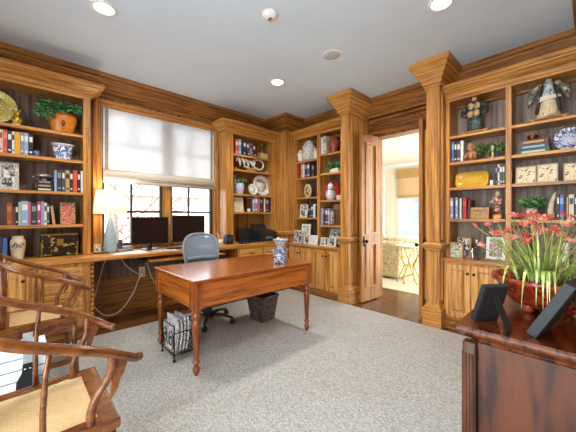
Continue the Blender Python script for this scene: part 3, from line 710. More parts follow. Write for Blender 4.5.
mb.box(x-.004, x, DRY0+.075, DRY1-.075, .17, .765); mb.done('side_panel', DRESSW, t, True)
for i in range(3):
    z0 = .13+i*.215; mb = MB(); mb.box(DRX0+.085, DRX1-.085, DRY1-.055, DRY1-.038, z0, z0+.2, .005); d = mb.done('drawer', DRESSW, t, True)
    k = MB(); c = ((DRX0+DRX1)/2, DRY1-.038, z0+.1); k.lathe([(.006, 0), (.006, .012), (.016, .018), (.014, .026), (.001, .028)], c, 12, 'y'); o = k.done('knob', BRASS, None); o.data.transform(t.matrix_basis.inverted()); o.parent = d
# ---- easel photo frames seen from behind
def back_frame(label, loc, wdir, w, h, th, lean):
    a = math.atan2(wdir[1], wdir[0])           # local +X = width, local -Y = its back side facing right/viewer
    t = thing('photo_frame', label, 'photo frame', loc, a)
    sl, cl = math.sin(lean), math.cos(lean)
    def L(x, y, z): return (x, y*cl - z*sl, z*cl + y*sl)   # leans towards -Y
    def slab(mb, x0, x1, y0, y1, z0, z1): mb.quad8([L(*p) for p in ((x0,y0,z0), (x1,y0,z0), (x1,y1,z0), (x0,y1,z0), (x0,y0,z1), (x1,y0,z1), (x1,y1,z1), (x0,y1,z1))])
    mb = MB(); f = .018
    for b in ((0, f, 0, h), (w-f, w, 0, h), (f, w-f, 0, f), (f, w-f, h-f, h)): slab(mb, b[0], b[1], 0, th, b[2], b[3])
    mb.done('frame', mat('23262b', .55), t)
    mb = MB(); slab(mb, f*.4, w-f*.4, -.003, .006, f*.4, h-f*.4); mb.done('backing', mat('100c09', .9), t)
    mb = MB(); slab(mb, f, w-f, .006, .009, f, h-f); mb.done('photo', patch(['c9b9a4', '6c5a4c', 'e3d8c8', '41372f'], 18, .4), t)
    top = Vector(L(w*.55, -.004, h*.72)); foot = Vector((w*.55, top.y-.30*h-.012, .0)); s_ = .014
    mb = MB(); dd = Vector((s_, 0, 0)); q = Vector((0, .003, .001))
    mb.quad8([foot-dd, foot+dd, foot+dd+q, foot-dd+q, top-dd, top+dd, top+dd+q, top-dd+q]); mb.done('easel_leg', mat('1b1714', .7), t)
    return t
back_frame('small dark photo frame seen from behind at the left dresser edge', (1.37, .33, DRZ), (.80, -.60), .105, .168, .02, .36)
back_frame('dark photo frame leaning steeply, seen edge-on in front of the flower pot', (1.345, .135, DRZ), (.985, -.172), .16, .225, .03, .48)
# ---- flower pot with red lilies
PC = Vector((1.76, .15, DRZ))
t = thing('flower_pot', 'terracotta footed bowl planted with tall red flowers on the dresser', 'potted flowers', PC)
TERR = patch(['7c2a18', '9c3d22', '6d2413', 'a84a2c'], 9, .18)
mb = MB(); mb.lathe([(.06, .018), (.09, .022), (.125, .045), (.158, .085), (.178, .125), (.192, .132), (.196, .145), (.192, .157), (.178, .157), (.165, .13), (.14, .10), (.001, .095)], (0,0,0), 40)
for k in range(3):
    a = 2*PI*k/3+2.6; mb.lathe([(.012, 0), (.022, .008), (.022, .03), (.016, .045)], (.085*math.cos(a), .085*math.sin(a), 0), 12)
mb.done('bowl', TERR, t)
mb = MB(); mb.lathe([(.168, .118), (.12, .135), (.06, .142), (.001, .145)], (0,0,0), 24); mb.done('soil', mat('33251a', .95, scale=120, var=.5, bmp=.8), t)
rnd = random.Random(5)
mb = MB()
for i in range(140):
    a = rnd.uniform(0, 2*PI); r0 = rnd.uniform(.01, .13); L = rnd.uniform(.12, .27); d = Vector((math.cos(a), math.sin(a), 0)); lean = rnd.uniform(.15, 1.0)
    b = Vector((math.cos(a+.6*rnd.random())*r0, math.sin(a)*r0, .135)); pts = []
    for k in range(9):
        s_ = k/8; pts.append(b + d*L*lean*(s_**1.5)*.9 + Vector((0, 0, L*(s_*(1.15-.35*lean)) - L*lean*.55*s_**3)))
    mb.ribbon(pts, rnd.uniform(.002, .0042), (-d.y, d.x, 0), .6)
for i in range(12):     # long blades hanging over the rim towards the room
    a = rnd.uniform(2.4, 4.4); d = Vector((math.cos(a), math.sin(a), 0)); b = d*.12+Vector((0, 0, .14)); L = rnd.uniform(.14, .22); pts = []
    for k in range(10):
        s_ = k/9; pts.append(b + d*(L*.62*s_**.8) + Vector((0, 0, .10*math.sin(PI*s_*.75)-.16*s_**3)))
    mb.ribbon(pts, rnd.uniform(.005, .008), (-d.y, d.x, 0), .6)
mb.done('leaves', STRAP, t, recalc=False)
heads = []
mb = MB()
for i in range(54):
    a = rnd.uniform(0, 2*PI); r = .20*math.sqrt(rnd.random()); h = rnd.uniform(.35, .46) - r*.15
    if i % 4 == 0: h -= .07
    top = Vector((r*math.cos(a)*1.15, r*math.sin(a)*1.15, h)); b = Vector((top.x*.35, top.y*.35, .13))
    mid = (b+top)/2+Vector((rnd.uniform(-.015, .015), rnd.uniform(-.015, .015), .02)); mb.tube([b, mid, top], [.0028, .0025, .002], 5)
    heads.append(top)
top = Vector((-.09, .25, .385)); mb.tube([(-.03, .08, .13), (-.06, .16, .31), top], .0024, 5); heads.append(top)
top = Vector((-.10, .22, .29)); mb.tube([(-.03, .08, .13), (-.07, .16, .24), top], .0024, 5); heads.append(top)
mb.done('stems', mat('8a9a45', .5), t)
REDS = [patch(['e06a58', 'ee9680', 'd4524a', 'f4b8a4'], 60, .5), patch(['ee9a84', 'f6c0ac', 'e47a68'], 60, .5), patch(['d8444a', 'e66c60', 'c8343c'], 60, .5)]
protos = []
for k in range(3):
    mb = MB(); rr = random.Random(k)
    for rep in range(2):
        for j in range(6):
            a = 2*PI*j/6+rep*.5+rr.uniform(-.2, .2); up = .9 if rep else .25
            d = Vector((math.cos(a), math.sin(a), up)); mb.leaf((0, 0, 0), d, (0, 0, 1), .026+.006*rr.random(), .0085)
    mb.ell((0, 0, .002), .005, 6, 5)
    o = mb.done('flower', REDS[k], t, recalc=False); protos.append(o)
for i, hp in enumerate(heads):
    o = protos[i % 3] if i < 3 else protos[i % 3].copy()
    if i >= 3: C.objects.link(o); o.parent = t
    o.location = hp; o.rotation_euler = (rnd.uniform(-.6, .6), rnd.uniform(-.6, .6), rnd.uniform(0, 6)); o.scale = (1,)*3; k = rnd.uniform(.65, 1.0); o.scale = (k, k, k)
# ================================================================ on the window countertop
LC = Vector((.83, 4.02, ZCW))
t = thing('table_lamp', 'lit table lamp with pale blue teardrop base and cream drum shade', 'lamp', LC)
MB().lathe([(.062, 0), (.066, .008), (.070, .05), (.072, .11), (.066, .18), (.052, .26), (.036, .34), (.024, .40), (.018, .43), (.018, .445)], (0,0,0), 32).done('base', mat('93a9b3', .22, var=.06, scale=8), t)
MB().lathe([(.012, .44), (.012, .475), (.018, .48), (.018, .52), (.008, .525)], (0,0,0), 14).done('socket', BRASS, t)
SH = fabric_translucent('lamp_shade_linen', 'f3e9da', .38)
MB().lathe([(.178, .468), (.148, .752), (.146, .752), (.176, .468)], (0,0,0), 48, cap=False).done('shade', SH, t)
MB().ell((0, 0, .57), (.03, .03, .042), 14, 10).done('bulb', emit('bulb', 'ffe2b0', 6), t)
l = bpy.data.lights.new('bulb_light', 'POINT'); l.energy = 5; l.color = (1, .9, .76); l.shadow_soft_size = .05
o = bpy.data.objects.new('bulb_light', l); C.objects.link(o); o.location = LC+Vector((0, 0, .66))
SCR = mat('1b0f10', .25, var=.1); BZ = mat('121315', .4)
for lab, x0, x1, z0, z1 in (('black flat monitor nearer the lamp, on the window countertop', 1.054, 1.522, .905, 1.265), ('black flat monitor behind the mesh chair, on the window countertop', 1.57, 2.066, .915, 1.285)):
    t = thing('monitor', lab, 'monitor', ((x0+x1)/2, 4.05, ZCW), 0, 'monitors under the window'); w = (x1-x0)/2; a, b = z0-ZCW, z1-ZCW
    MB().box(-w, w, -.05, -.028, a, b, .005).done('casing', BZ, t)
    MB().box(-w+.012, w-.012, -.052, -.0495, a+.016, b-.012).done('screen', SCR, t)
    MB().box(-.10, .10, -.10, .08, 0, .012, .004).box(-.03, .03, -.02, .012, .01, a+.12, .004).done('stand', BZ, t)
def mini_frame(lab, loc, rz, w, h, col, pic, b=.012, lean=.14, cat='photo frame', name='photo_frame', matb=None):
    t = thing(name, lab, cat, loc, rz)
    s_, c_ = math.sin(lean), math.cos(lean)
    def L(x, y, z): return (x, y*c_+z*s_, z*c_-y*s_ + .012*s_)
    def slab(mb, x0, x1, y0, y1, z0, z1): mb.quad8([L(*p) for p in ((x0,y0,z0), (x1,y0,z0), (x1,y1,z0), (x0,y1,z0), (x0,y0,z1), (x1,y0,z1), (x1,y1,z1), (x0,y1,z1))])
    mb = MB()
    for q in ((-w/2, -w/2+b, 0, h), (w/2-b, w/2, 0, h), (-w/2+b, w/2-b, 0, b), (-w/2+b, w/2-b, h-b, h)): slab(mb, q[0], q[1], 0, .014, q[2], q[3])
    mb.done('frame', col if not isinstance(col, str) else mat(col, .35, var=.1), t)
    mb = MB()
    if matb:
        slab(mb, -w/2+b, w/2-b, .005, .012, b, h-b); mb.done('mount', mat(matb, .7, var=.03), t); g = b+min(w, h)*.14
        mb = MB(); slab(mb, -w/2+g, w/2-g, .0035, .005, g, h-g)
    else: slab(mb, -w/2+b, w/2-b, .005, .012, b, h-b)
    mb.done('picture', pic, t)
    if lean > .05:
        mb = MB(); p1 = Vector(L(0, .013, h*.7)); ft = Vector((0, p1.y+.03+h*.12, .001)); dd = Vector((min(.014, w*.15), 0, 0)); q = Vector((0, .003, 0))
        mb.quad8([ft-dd, ft+dd, ft+dd+q, ft-dd+q, p1-dd, p1+dd, p1+dd+q, p1-dd+q]); mb.done('easel_leg', BLACK, t)
    return t
BWP = patch(['3a3a3a', '8a8a88', 'd6d4cf', '555555'], 14, .4, detail=1); BWP2 = patch(['e2e0da', 'a5a39f', '3a3a3a', 'cdcac2'], 13, .4, detail=1)
COLP = patch(['c9b39a', '5d4a3c', 'e2d6c6', '7a8a6a'], 30, .4); GRNP = patch(['7fa05a', 'dfe6d2', '4d6d3a', 'c98a86'], 34, .4)
p = on_z(93, 251, ZCW)
mini_frame('tiny cream framed card beside the blue lamp', (.715, 4.12, ZCW), .1, .068, .098, 'e6dcc0', patch(['efe6cf', 'e9dfc6', '3a342c', 'efe8d4'], 30, .5), .009, .1)
# cordless phone
t = thing('telephone', 'silver cordless telephone in its dock right of the lamp', 'telephone', (.985, 4.03, ZCW), .1)
MB().box(-.075, .09, -.05, .06, 0, .03, .006).box(-.01, .088, -.02, .06, .03, .06, .006).done('dock', mat('878c95', .4), t)
mb = MB(); mb.box(-.065, -.025, -.01, .025, .02, .15, .008); mb.done('handset', mat('3a3c42', .4), t)
MB().box(.0, .08, -.052, -.048, .012, .026).done('button_panel', mat('54585f', .4), t)
t = thing('webcam', 'small black desk clip stand in front of the nearer monitor', 'stand', (1.24, 3.93, ZCW))
MB().box(-.035, .035, -.03, .03, 0, .014, .004).done('foot', BLACK, t); MB().tube([(0, 0, .012), (.005, 0, .06)], .008, 8).ell((.006, 0, .07), .02, 10, 8).done('head', BLACK, t)
mb = MB(); mb.box(-.21, .21, -.065, .065, 0, .016, .004)
kt = thing('keyboard', 'black computer keyboard lying below the monitor behind the mesh chair', 'keyboard', (1.66, 3.86, ZCW)); mb.done('case', BLACK, kt)
mb = MB()
for r in range(5):
    for c in range(18): mb.box(-.2+c*.0224, -.2+c*.0224+.018, -.055+r*.023, -.055+r*.023+.018, .016, .022)
mb.done('keys', mat('2e3035', .5), kt)
PAPERS = [((1.06, 3.80), .12, .2, .28, 'white paper sheet on the countertop below the nearer monitor'), ((1.42, 3.76), -.12, .21, .15, 'white paper sheet at the countertop edge beside the keyboard'), ((.88, 3.79), .3, .16, .15, 'white note sheet on the countertop in front of the lamp')]
for (x, y), rz, w, h, lab in PAPERS:
    solo(MB().box(-w/2, w/2, -h/2, h/2, 0, .003), 'paper_sheet', PAPER if h > .2 else WHITE, lab, 'paper', (x, y, ZCW), rz, 'papers on the window countertop')
solo(MB().lathe([(.055, 0), (.06, .006), (.055, .012), (.001, .014)], seg=20, sx=1.5), 'coaster_tray', BLACK, 'small dark oval tray between the cream card and the lamp', 'tray', (.735, 3.99, ZCW))
# pen cup, black speaker by the narrow bookcase
q = on_y(219, 245, 3.95)
t = thing('pen_cup', 'white cup holding a pencil right of the mesh chair', 'cup', (2.27, 3.90, ZCW))
MB().lathe([(.035, 0), (.038, .08), (.034, .08), (.031, .01), (.001, .008)], (0,0,0), 18).done('cup', WHITE, t)
MB().tube([(.01, 0, .012), (-.055, 0, .19)], .006, 6).done('pencil', mat('e8d9d0', .5), t)
t = thing('desk_speaker', 'black desktop speaker standing left of the narrow bookcase', 'speaker', (2.40, 3.88, ZCW))
MB().box(-.055, .055, -.05, .05, 0, .15, .006).done('cabinet', mat('1c2230', .4), t); MB().lathe([(.04, 0), (.036, -.004), (.012, .0), (.001, -.002)], (0, -.05, .085), 18, 'y').done('cone', mat('33405c', .5), t)
# printer and laptop in the narrow bookcase
t = thing('printer', 'black inkjet printer in the corner under the narrow bookcase shelves', 'printer', (3.17, 3.98, ZCW))
MB().box(-.2, .2, -.14, .16, 0, .15, .012).loft([[(-.2, -.12, .15), (.2, -.12, .15), (.2, .16, .15), (-.2, .16, .15)], [(-.18, -.06, .19), (.18, -.06, .19), (.18, .16, .21), (-.18, .16, .21)]], smooth=False).done('body', mat('1f1f21', .35), t)
mb = MB(); mb.quad8([(-.17, -.17, .11), (.17, -.17, .11), (.17, -.13, .12), (-.17, -.13, .12), (-.17, -.175, .118), (.17, -.175, .118), (.17, -.13, .128), (-.17, -.13, .128)]); mb.done('paper_tray', mat('3c3c40', .4), t)
mb = MB(); mb.quad8([(-.15, .11, .2), (.15, .11, .2), (.15, .125, .2), (-.15, .125, .2), (-.15, .16, .29), (.15, .16, .29), (.15, .175, .29), (-.15, .175, .29)]); mb.done('sheet_feeder', mat('2b2b2e', .4), t)
MB().box(-.06, .1, -.145, -.139, .05, .085).done('display', mat('7f8790', .3), t)
t = thing('laptop', 'open dark laptop left of the printer under the shelves', 'laptop', (2.82, 3.96, ZCW), -.15)
MB().box(-.16, .16, -.11, .11, 0, .02, .005).done('base', mat('202a3c', .35), t)
mb = MB(); mb.quad8([(-.1, .1, .02), (.1, .1, .02), (.1, .112, .02), (-.1, .112, .02), (-.1, .15, .24), (.1, .15, .24), (.1, .16, .24), (-.1, .16, .24)]); mb.done('screen', BLACK, t)
t = thing('router', 'flat blue-black device at the front of the countertop left of laptop', 'device', (2.66, 3.80, ZCW))
MB().box(-.09, .09, -.06, .06, 0, .035, .008).done('body', mat('17233c', .3), t)
for x in (-.06, 0, .06): MB().box(x-.008, x+.008, -.063, -.06, .012, .02).done('light', mat('cfd6dc', .4), t)
# wall outlet and cords under the countertop
t = thing('wall_outlet', 'beige wall outlet in the panelling under the window countertop', 'outlet', (1.25, YW-.02, .51))
MB().box(-.04, .04, -.008, 0, -.07, .07, .003).done('plate', mat('d8c9a8', .5), t)
MB().box(-.03, .02, -.035, -.008, -.03, .04, .006).done('plug', mat('cdbb95', .5), t)
CORD = mat('e4dccb', .5)
def cord(lab, pts, r, m, loc):
    P = [Vector(p) for p in pts]; sm = []
    for i in range(len(P)-1):
        p0, p1, p2, p3 = P[max(i-1, 0)], P[i], P[i+1], P[min(i+2, len(P)-1)]
        for k in range(6):
            s_ = k/6; sm.append(.5*((2*p1)+(p2-p0)*s_+(2*p0-5*p1+4*p2-p3)*s_**2+(3*p1-p0-3*p2+p3)*s_**3))
    sm.append(P[-1]); L = Vector(loc); mb = MB(); mb.tube([p-L for p in sm], r, 6)
    solo(mb, 'cord', m, lab, 'cord', loc)
cord('white lamp cord looping down under the countertop to the outlet', [(.79, 4.02, .785), (.75, 4.03, .65), (.69, 4.02, .40), (.655, 4.02, .245), (.75, 4.02, .10), (.86, 4.04, .06), (.98, 4.06, .12), (1.11, 4.10, .28), (1.17, 4.14, .40), (1.24, 4.19, .50)], .006, CORD, (.79, 4.02, .785))
cord('black cable sagging beside the outlet under the countertop', [(1.02, 4.12, .785), (1.06, 4.14, .68), (1.12, 4.16, .60), (1.20, 4.17, .66), (1.24, 4.16, .785)], .006, BLACK, (1.02, 4.12, .785))
cord('pale cable hanging from countertop to the right of the outlet', [(1.24, 4.10, .785), (1.29, 4.12, .62), (1.34, 4.14, .45), (1.42, 4.17, .32)], .005, CORD, (1.24, 4.10, .785))
cord('short pale cable left of the outlet running to the dark plug', [(.95, 4.13, .785), (.99, 4.15, .70), (1.08, 4.17, .585), (1.2, 4.19, .49)], .005, CORD, (.95, 4.13, .785))
# ================================================================ things on the shelves
FACE = {'L': 3.97, 'N': 3.97, 'D': 3.70, 'R': 3.70}
def at(wall, px0, px1, pyt, z, s=.06):
    if wall in 'LN':
        Y = FACE[wall]+s; a, b = on_y(px0, 200, Y).x, on_y(px1, 200, Y).x; h = on_y((px0+px1)/2, pyt, Y).z-z
        return Vector(((a+b)/2, Y, z)), 0, b-a, h
    X = FACE[wall]+s; a, b = on_x(px0, 200, X).y, on_x(px1, 200, X).y; h = on_x((px0+px1)/2, pyt, X).z-z
    return Vector((X, (a+b)/2, z)), -PI/2, a-b, h
COLS = {'red': 'b8352c', 'navy': '222f4e', 'white': 'e4e1da', 'yellow': 'dfa827', 'pale blue': '8fabcf', 'black': '1d1d20', 'grey': '8d8d92', 'tan': 'b99a6a', 'brown': '6b4026', 'dark brown': '3b2a20', 'rust': '9c4e24', 'mint': 'a9cbb4', 'blue': '4465a0', 'pink': 'd0606e', 'magenta': 'a83a6c', 'maroon': '6a1f24', 'slate': '3d4a5a', 'cream': 'ded3b8', 'green': '3d5a44', 'purple': '5b4a78', 'charcoal': '35363a', 'coral': 'd4513f', 'olive': '6a6a45', 'orange': 'c8702e', 'lavender': '9d9cc4', 'teal': '3b6a74'}
def book(lab, loc, rz, w, h, d, col, band, lean, group):
    w = max(w, .008); h = max(h, .06)
    t = thing('book', lab, 'book', loc, rz, group)
    x0, x1 = -w/2, w/2
    if lean:
        x0, x1 = (-w, 0) if lean > 0 else (0, w)
        off = Vector(((w/2 if lean > 0 else -w/2), 0, 0)); off.rotate(Matrix.Rotation(rz, 3, 'Z'))
        t.matrix_basis = Matrix.Translation(Vector(loc)+off) @ Matrix.Rotation(rz, 4, 'Z') @ Matrix.Rotation(lean, 4, 'Y')
    c = min(.003, w*.2); m = mat(COLS[col], .5, var=.06, scale=60)
    mb = MB(); mb.box(x0, x0+c, 0, d, 0, h); mb.box(x1-c, x1, 0, d, 0, h); mb.box(x0, x1, -.002, c, 0, h); mb.done('cover', m, t)
    MB().box(x0+c, x1-c, c, d-.004, .003, h-.004).done('pages', PAPER, t)
    if band:
        lo, hi = (.62, .86) if h > .1 else (.3, .7)
        MB().box(x0+w*.12, x1-w*.12, -.0035, -.002, h*lo, h*hi).done('spine_label', mat(COLS[band], .5, var=.04), t)
        if h > .18: MB().box(x0+w*.2, x1-w*.2, -.0035, -.002, h*.12, h*.2).done('spine_label', mat(COLS[band], .5, var=.04), t)
USED = {}
def row(wall, z, phrase, items, s=.03, d=.17, left='the left side', right='the right side'):
    n = len(items)
    for i, it in enumerate(items):
        px0, px1, pyt, col = it[:4]; band = it[4] if len(it) > 4 else None; lean = it[5] if len(it) > 5 else 0
        loc, rz, w, h = at(wall, px0, px1, pyt, z, s)
        l = items[i-1][3] if i else None; r = items[i+1][3] if i < n-1 else None
        c = col
        if l is None and r is None: lab = f'{c} book, {phrase}'
        elif l is None: lab = f'{c} book at left end beside {r} one, {phrase}'
        elif r is None: lab = f'{c} book at right end beside {l} one, {phrase}'
        else: lab = f'{"leaning " if lean else ""}{c} book between {l} and {r} ones, {phrase}'
        k = lab; USED[k] = USED.get(k, 0)+1
        if USED[k] > 1: print('DUPLICATE LABEL', lab)
        book(lab, loc, rz, w-.0015, h, min(d, .12+h*.3), col, band, lean, 'books on ' + phrase)
# ---------------- bookcase left of the window
row('L', LS[1], 'second shelf left of window', [(-3.2, 2.8, 129, 'cream', 'red'), (3, 7.3, 129.5, 'coral', 'tan'), (7.6, 11.7, 131, 'navy', 'white'), (12, 14.5, 131.5, 'white', 'black'), (14.7, 20.3, 132, 'yellow'), (20.5, 23.9, 132.5, 'grey', 'white'), (24.2, 28.3, 133, 'pale blue', 'white'), (28.6, 33.2, 134, 'black', 'white')])
row('L', LS[2], 'third shelf left of window', [(54.3, 56.8, 170.5, 'pale blue'), (57, 61.6, 169.5, 'charcoal', 'grey'), (61.8, 65.1, 170, 'slate', 'cream'), (65.4, 69.6, 170.5, 'tan', 'dark brown'), (69.8, 73, 171, 'dark brown', 'cream'), (73.2, 77.2, 170.5, 'coral'), (77.4, 80.6, 171.5, 'black', 'cream'), (80.8, 83.4, 171, 'white')])
row('L', LS[3], 'fourth shelf left of window', [(6.8, 12.2, 203, 'rust', 'orange'), (12.4, 15.1, 207, 'brown'), (15.4, 18.3, 204, 'black', 'cream'), (18.5, 20.8, 202, 'mint'), (21, 28.4, 201, 'pale blue', 'white'), (28.6, 30.8, 202, 'pink'), (31.2, 36.8, 203, 'charcoal', 'grey'), (37.2, 40.8, 201.5, 'magenta', 'white'), (41, 44, 201.5, 'lavender'), (44.2, 46.8, 203, 'white', 'navy'), (47, 49.4, 204, 'slate', 'white'), (52.6, 55.6, 206, 'tan', None, -.10)])
row('L', ZCW, 'countertop left of window', [(-6, -2.5, 236.5, 'slate', 'white'), (-2.2, 2.6, 237, 'navy'), (2.8, 7.2, 238, 'blue')], s=.05)
# flat stack
def flat_stack(wall, z, px0, px1, pys, cols, labs, group, s=.05, d=.15):
    zb = z
    loc, rz, w, h = at(wall, px0, px1, pys[-1], z, s); each = h/len(cols)
    for i, (c, lab) in enumerate(zip(cols, labs)):
        k = .94-.05*i; wd = w*k
        t = thing('book', lab, 'book', (loc.x, loc.y, zb), rz+(.04 if i % 2 else -.02), group)
        mb = MB(); mb.box(-wd/2, wd/2, 0, d, 0, .003); mb.box(-wd/2, wd/2, 0, d, each-.0045, each-.0015); mb.box(-wd/2, wd/2, -.002, .002, 0, each-.0015); mb.done('cover', mat(COLS[c[0]], .5, var=.06, scale=60), t)
        MB().box(-wd/2+.004, wd/2-.004, .002, d-.004, .003, each-.0045).done('pages', PAPER, t)
        if c[1]: MB().box(-wd*.36, wd*.36, -.0035, -.002, each*.3, each*.7).done('spine_label', mat(COLS[c[1]], .5, var=.04), t)
        zb += each
    return Vector((loc.x, loc.y, zb)), rz
top, rz = flat_stack('L', LS[2], 35, 53.8, [180.3], [('black', 'cream'), ('dark brown', 'tan'), ('black', 'grey')], ['bottom book of flat stack under the silver dish', 'middle book of flat stack under the silver dish', 'top book of flat stack carrying the silver dish'], 'flat books under the silver dish')
t = thing('dish', 'small silver footed dish on top of the flat book stack', 'dish', top+Vector((0, .07, 0)))
MB().lathe([(.03, 0), (.03, .008), (.018, .014), (.02, .022), (.055, .04), (.068, .06), (.06, .062), (.03, .035), (.001, .03)], (0,0,0), 22, sx=1.25).done('bowl', mat('b9bcbf', .25, .8), t)
mb = MB()
for sg in (-1, 1): mb.tube([(sg*.075, 0, .05), (sg*.10, 0, .065), (sg*.095, 0, .04), (sg*.07, 0, .035)], .005, 6)
mb.done('handles', mat('b9bcbf', .25, .8), t)
# top shelf: gold plate, gold figurine, ivy in orange pot
def plate(lab, loc, rz, r, m, rim, tilt=.2, name='plate', cat='plate', centre=None, stand=True, squash=1):
    t = thing(name, lab, cat, loc, rz)
    R = Matrix.Rotation(-tilt, 4, 'X')
    def tr(mb): mb.bm.transform(Matrix.Translation((0, .012, r*math.cos(tilt)*1.0*squash+.003)) @ R @ Matrix.Diagonal((1, 1, squash, 1)))
    mb = MB(); mb.lathe([(r*.62, .012), (r*.66, .006), (r*.97, -.008), (r, -.008), (r, -.003), (r*.68, .014), (r*.6, .018), (.001, .018)], (0,0,0), 40, 'y'); mb.lathe([(r*.62, .012), (.001, .012)], (0,0,0), 40, 'y', cap=False); tr(mb); mb.done('rim', rim, t)
    mb = MB(); mb.lathe([(r*.6, .0115), (r*.6, .009), (.001, .009)], (0,0,0), 36, 'y'); tr(mb); mb.done('centre', m, t)
    if stand:
        mb = MB(); y1 = .012+2*r*squash*math.sin(tilt)*.55
        for sg in (-1, 1): mb.tube([(sg*r*.35, -.014, .012), (sg*r*.35, -.012, .003), (sg*r*.3, .03, .003), (sg*r*.2, y1+.02, r*.9*squash)], .003, 6)
        mb.done('easel', IRON, t)
    return t
GPL = patch(['bfb560', 'd2c97a', 'a69c4c', 'e0da98'], 16, .35, metal=.15)
loc, rz, w, h = at('L', -24, 10, 87.5, LS[0], .07)
plate('large round greenish-gold plate standing on the top shelf, left frame edge', loc, rz, h/2, GPL, GPL, .18)
loc, rz, w, h = at('L', 11, 22, 107.5, LS[0], .05)
t = thing('figurine', 'small gilded animal figurine in front of the gold plate', 'figurine', loc)
mb = MB(); mb.ell((0, 0, .055), (.034, .028, .045)); mb.ell((0, -.008, .115), (.026, .024, .026))
for sg in (-1, 1):
    mb.tube([(sg*.012, 0, .13), (sg*.022, .004, .15), (sg*.028, .006, .175)], [.008, .009, .004], 8); mb.ell((sg*.022, -.026, .02), (.013, .02, .012)); mb.tube([(sg*.028, -.008, .075), (sg*.03, -.028, .05), (sg*.02, -.034, .03)], [.011, .009, .007], 8)
mb.ell((0, -.034, .108), (.01, .012, .008)); mb.done('body', GOLD, t)
MB().lathe([(.042, 0), (.044, .006), (.036, .012), (.001, .013)], seg=20).done('base', mat('d9cfae', .5), t)
def ivy(mb, n, c, r, L, seed, droop=.5):
    rr = random.Random(seed)
    for i in range(n):
        a = rr.uniform(0, 2*PI); k = math.sqrt(rr.random()); p = Vector((c[0]+r[0]*k*math.cos(a), c[1]+r[1]*k*math.sin(a), c[2]+r[2]*rr.uniform(-1, 1)*(1-.5*k)))
        d = Vector((math.cos(a)*.8+rr.uniform(-.5, .5), math.sin(a)*.8+rr.uniform(-.6, .2)-.3, rr.uniform(-droop, .7)))
        q = L*rr.uniform(.7, 1.25); mb.leaf(p, d, (rr.uniform(-1, 1), rr.uniform(-1.3, -.2), rr.uniform(.1, 1.2)), q, q*.42)
    return mb
loc, rz, w, h = at('L', 47, 77.5, 113, LS[0], .10)
t = thing('ivy_planter', 'orange wooden tub of green ivy on the top shelf beside window', 'potted plant', loc)
mb = MB(); hw = w/2; mb.lathe([(hw*.68, 0), (hw*.72, .008), (hw*.95, h*.62), (hw*.98, h*.78), (hw*.9, h), (hw*.84, h), (hw*.86, h*.7), (.001, h*.65)], (0,0,0), 28, sy=.55); mb.done('tub', patch(['c87420', 'd68228', 'cc7a22', 'dc8a30'], 9, .35), t)
MB().tube([(0, -hw*.53, h*.30), (.012, -hw*.56, h*.45), (0, -hw*.58, h*.58), (-.015, -hw*.56, h*.45), (0, -hw*.53, h*.30)], .006, 6).done('carved_motif', mat('6b2f0c', .6), t)
mb = MB(); ivy(mb, 150, (-.01, -.02, h+.04), (hw*1.2, .10, .06), .066, 3); ivy(mb, 50, (-hw*1.1, -.04, h*.8), (.07, .05, .09), .066, 4); ivy(mb, 40, (hw*.5, -.04, h+.04), (.12, .05, .05), .066, 6); mb.done('ivy_leaves', LEAF, t, recalc=False)
# second shelf: blue dome and blue-white bowl
loc, rz, w, h = at('L', 33.6, 39.5, 146.5, LS[1], .05)
t = thing('ornament', 'small blue glazed globe ornament right of the black book', 'ornament', loc)
MB().lathe([(.014, 0), (.016, .005), (.024, .014), (.03, .034), (.026, .056), (.014, .068), (.006, .073), (.001, .074)], seg=18).done('globe', patch(['5a6f96', '3d527e', '7d90b4'], 40, .2), t)
loc, rz, w, h = at('L', 50.5, 74.5, 144.5, LS[1], .08)
t = thing('jardiniere', 'blue and white flared porcelain bowl on second shelf beside window', 'bowl', loc)
hw = w/2; mb = MB(); mb.lathe([(hw*.62, 0), (hw*.64, .01), (hw*.76, h*.3), (hw*.85, h*.78), (hw*.80, h*.86)], (0,0,0), 28, sy=.75); mb.done('bowl', BLUEW, t)
MB().lathe([(hw*.8, h*.85), (hw, h*.94), (hw, h), (hw*.9, h), (hw*.76, h*.86), (hw*.7, h*.3), (.001, h*.2)], (0,0,0), 28, sy=.75).done('rim', mat('d6dadf', .25), t)
# third shelf: silver frame
loc, rz, w, h = at('L', -3, 19, 161.5, LS[2], .05)
mini_frame('large silver photo frame leaning on the third shelf, left frame edge', loc, rz, w, h, patch(['c9c7b8', 'a3a195', 'dcd9c9'], 40, .3, metal=.3), BWP2, .032, .16)
# fourth shelf: framed red artwork
loc, rz, w, h = at('L', 60.3, 75.6, 202.5, LS[3], .07)
mini_frame('small square red patterned picture on fourth shelf beside window', loc, rz, w, h, patch(['8c8a52', 'c0b27a', '7a7448'], 40, .4), patch(['c9604a', 'e6a58c', 'a8402e', 'd98d6a'], 34, .4), .014, .12)
# countertop: ginger jar and black-gold chest
loc, rz, w, h = at('L', 9.5, 26, 236, ZCW, .04)
t = thing('stoneware_jar', 'cream stoneware jar with blue motif on countertop left of window', 'jar', loc)
hw = w/2; MB().lathe([(hw*.68, 0), (hw*.7, .01), (hw*.95, h*.5), (hw, h*.68), (hw*.93, h*.82), (hw*.7, h*.89), (hw*.72, h*.97), (hw*.76, h), (hw*.62, h), (hw*.6, h*.9), (.001, h*.85)], seg=28).done('jar', mat('cfc2a2', .4, var=.08), t)
mb = MB()
for k in range(5):
    a = -PI/2+(k-2)*.3; z = h*(.62+.06*math.sin(k*2)); mb.tube([(hw*1.0*math.cos(a+q*.12), hw*1.0*math.sin(a+q*.12), z+.018*math.sin(q*1.6+k)) for q in range(-2, 3)], .004, 6)
mb.done('blue_motif', mat('34456f', .4), t)
loc, rz, w, h = at('L', 41, 78, 233.5, ZCW, .06)
